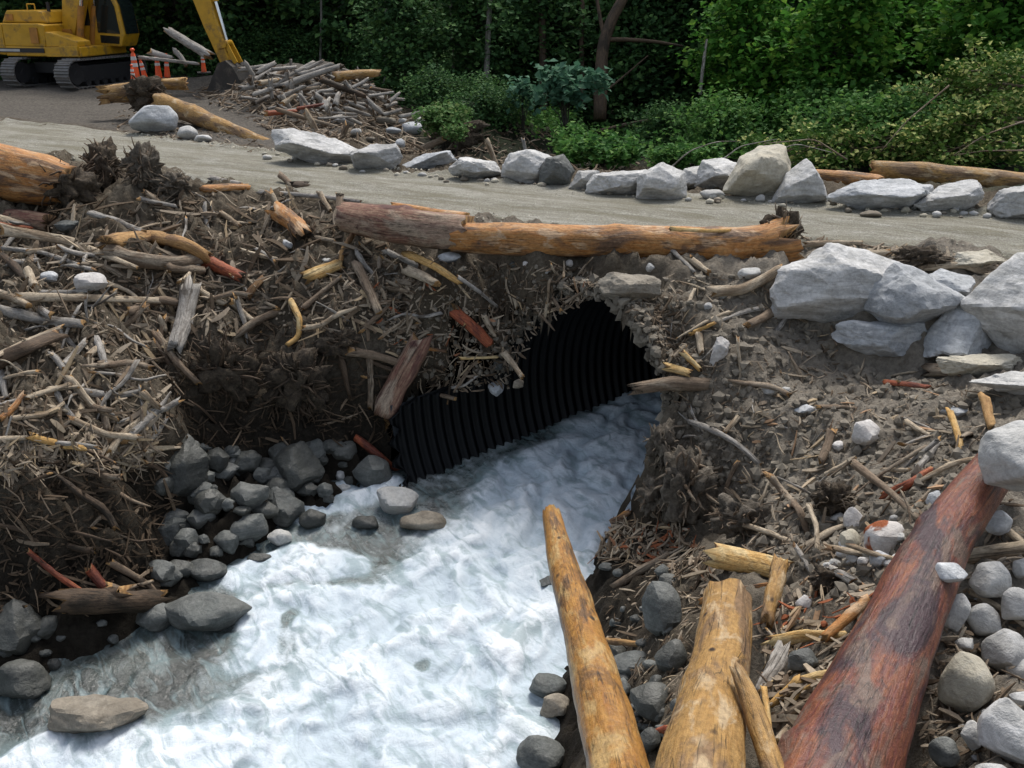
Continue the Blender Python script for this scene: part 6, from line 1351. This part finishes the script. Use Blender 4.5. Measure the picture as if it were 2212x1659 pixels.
clump('fern_bush', (1240, 300), (50, 12), 22.0, L_MID, 'mid green ferny bush left of the bright one', 'bush', 36, .15, 800, 14, 6, sig=.11)
clump('low_bush', (1480, 345), (90, 20), 19.8, L_MID, 'flat green bush right behind the blocky boulders', 'bush', 37, .12, 1600, 22, 8, sig=.10)
# fallen alder at the right
t = empty('fallen_alder', P(2000, 360, 21.8)); tag(t, 'fallen alder with pale undersides of its leaves showing behind the thick tan log', 'fallen tree'); b0 = np.array(t.location)
r = np.random.RandomState(90); cen = []; g = []
for (a_, b_, dd_) in [((2230, 255), (1830, 330), 0), ((2230, 190), (2040, 235), .6), ((2212, 265), (2060, 335), -.2), ((2240, 320), (1990, 350), -.5), ((2230, 170), (1960, 200), .9), ((2150, 345), (1700, 352), .1), ((1960, 350), (1640, 335), .5), ((2200, 210), (1960, 330), .3)]:
    p0, p1 = P(*a_, 21.8 + dd_), P(*b_, 21.8 + dd_); mid = (p0 + p1) / 2 + [0, 0, .35]; pt = [p0 - b0, mid - b0, p1 - b0]; g.append(tube(pt, [.035, .024, .007], 6, 1, .08, 5, res=.15))
    for k in range(34):
        u = r.rand(); q = p0 * (1 - u) ** 2 + 2 * u * (1 - u) * mid + p1 * u * u; e = q + r.normal(size=3) * [.45, .35, .28]; cen.append(e - b0); g.append(tube([q - b0, e - b0], [.007, .003], 4, 1, 0, k))
v, f, u_, m_ = merge(g); mk('branches', v, f, [W_BROWN, W_BROWN], t, uv=u_, fm=m_)
v, f, rn_ = leaves(np.array(cen), (.17, .15, .11), 11000, .125, 91, .6); mk('foliage', v, f, L_YEL, t, smooth=False, attr={'rnd': ('FACE', rn_)})
for i, (px, lb) in enumerate([([(1440,370),(1490,325),(1550,305),(1600,305)], 'thin arching bare branch springing over the roadside boulders'), ([(1640,340),(1720,310),(1800,330)], 'thin grey branch bowing over the tallest boulders'), ([(1560,345),(1600,315),(1680,300)], 'second arching bare twig behind the blocky boulders')]):
    stick(px, 3.5, W_GREY, lb, depth=18.6, name='bare_branch', cat='branch', n=6, taper=.3)
# trunks one can tell apart
def trunk(px, w_, d, label, mat=BARK, extra=()):
    pts = [P(a, b, d) for a, b in px]; base = pts[0].copy(); SK[0] += 1; t = empty('tree_trunk', base); tag(t, label, 'tree trunk')
    g = [tube([p - base for p in pts], np.array(w_) / 2 * d / FPX, 10, 1, .08, SK[0] * 3, res=.25)]
    for e_, ww in extra: q = [P(a, b, d) - base for a, b in e_]; g.append(tube(q, np.linspace(ww, ww * .4, len(q)) / 2 * d / FPX, 7, 1, .08, SK[0], res=.2))
    v, f, u, m = merge(g); mk('trunk', v, f, [mat, mat], t, uv=u, fm=m)
trunk([(1048, 228), (1053, 110), (1058, 0), (1068, -250)], [14, 12, 11, 7], 30, 'straight pale slender trunk left of the bluish saplings', wood('pale_alder_bark', (.15, .14, .12), (.22, .21, .19), (.09, .10, .07)))
trunk([(1020, 225), (1022, 100), (1016, -200)], [7, 6, 5], 32, 'thin trunk just left of the straight pale one')
trunk([(982, 220), (975, 60), (968, -200)], [8, 7, 5], 33, 'thin dark trunk third left of the bluish saplings')
trunk([(1296, 260), (1298, 170), (1302, 90), (1325, 30), (1370, -40), (1400, -200)], [30, 28, 26, 24, 20, 14], 28.5, 'dark thick maple trunk forking in front of bright leaves', W_DARK, [([(1302, 86), (1350, 85), (1420, 90), (1475, 100)], 12), ([(1304, 200), (1330, 180), (1400, 120)], 7), ([(1310, 100), (1296, 40), (1280, -60)], 12)])
trunk([(1290, 285), (1350, 270), (1410, 258)], [10, 9, 6], 28, 'low dark dead limb right of the saplings', W_DARK)
trunk([(1175, 250), (1172, 100), (1168, -150)], [18, 16, 10], 31, 'dark trunk behind the large bluish sapling', W_DARK); trunk([(1200, 250), (1203, 90), (1200, -150)], [12, 11, 8], 33, 'second dark trunk behind the large bluish sapling', W_DARK)
trunk([(1258, 230), (1256, 100), (1262, -150)], [12, 11, 8], 31, 'dark trunk left of the forking maple', W_DARK)
trunk([(1512, 205), (1520, 130), (1527, 85)], [7, 7, 5], 27, 'bleached broken snag between bright green leaves', W_GREY)
trunk([(1140, 240), (1138, 100), (1130, -150)], [13, 12, 8], 34, 'shadowed trunk right of the pale slender one', W_DARK)
for i_, (x_, w__, d_, nm_) in enumerate([(690, 6, 36, 'first'), (745, 8, 38, 'second'), (830, 6, 35, 'third'), (905, 7, 37, 'fourth')]): trunk([(x_, 190), (x_ + 4, 60), (x_ + 2, -200)], [w__, w__ - 1, 5], d_, nm_ + ' slender trunk from the left above the driftwood pile', MT['pale_alder_bark'])
for px, lb in [([(2212,262),(2130,290),(2060,335)], 'bare dark branch arching down at the right edge of the fallen alder'), ([(2212,325),(2120,326),(2060,336)], 'low bare branch at the right edge above the thick tan log'), ([(2050,185),(1960,260),(1900,330)], 'long bare limb rising through the fallen alder leaves'), ([(1830,345),(1760,300),(1650,310)], 'thin pale arching twig over the pointed boulder')]:
    stick(px, 4, W_BROWN, lb, depth=20.6, name='bare_branch', cat='branch', n=6, taper=.4)
# undergrowth
def carpet(name, poly, cnt_, size, seed, lm, label, up=.25):
    X, Y = sample(poly, cnt_, seed); z = H(X, Y); r = np.random.RandomState(seed); cen = np.c_[X, Y, z + r.rand(cnt_) ** 2 * up * 2]
    v, f, rn_ = leaves(cen, (.12, .12, .08), cnt_ * 2, size, seed); tag(mk(name, v, f, lm, smooth=False, loc=(0, 0, 0), attr={'rnd': ('FACE', rn_)}), label, 'undergrowth', None, 'stuff')
carpet('undergrowth', [(-.5, 27.5), (3, 25), (6, 23), (9, 22.6), (16, 22.4), (26, 22.4), (30, 40), (0, 40), (-3, 33)], 22000, .14, 51, L_MID, 'low leafy undergrowth covering the forest floor')
carpet('undergrowth_dark', [(-26, 37.5), (-6, 37), (-2, 31), (0, 45), (-26, 46)], 9000, .16, 52, L_DARK, 'dark undergrowth on the shaded forest floor at the left')
# far woods on the slope: one mass
X, Y = sample([(-70, 66), (80, 66), (120, 130), (-110, 130)], 900, 61); r = np.random.RandomState(61); cen = []
for x, y in zip(X, Y):
    z = float(H(x, y)[0]); hh = r.uniform(7, 13)
    for k in range(9): u = r.rand(); cen.append((x + r.normal() * (1 - u) * 1.8, y + r.normal() * (1 - u) * 1.8, z + .5 + u * hh))
v, f, rn_ = leaves(np.array(cen), (.8, .8, .8), 90000, .75, 62); tag(mk('distant_woods', v, f, L_BLU, smooth=False, loc=(0, 0, 0), attr={'rnd': ('FACE', rn_)}), 'far-off wooded hillside beyond the forest edge', 'woods', None, 'stuff')
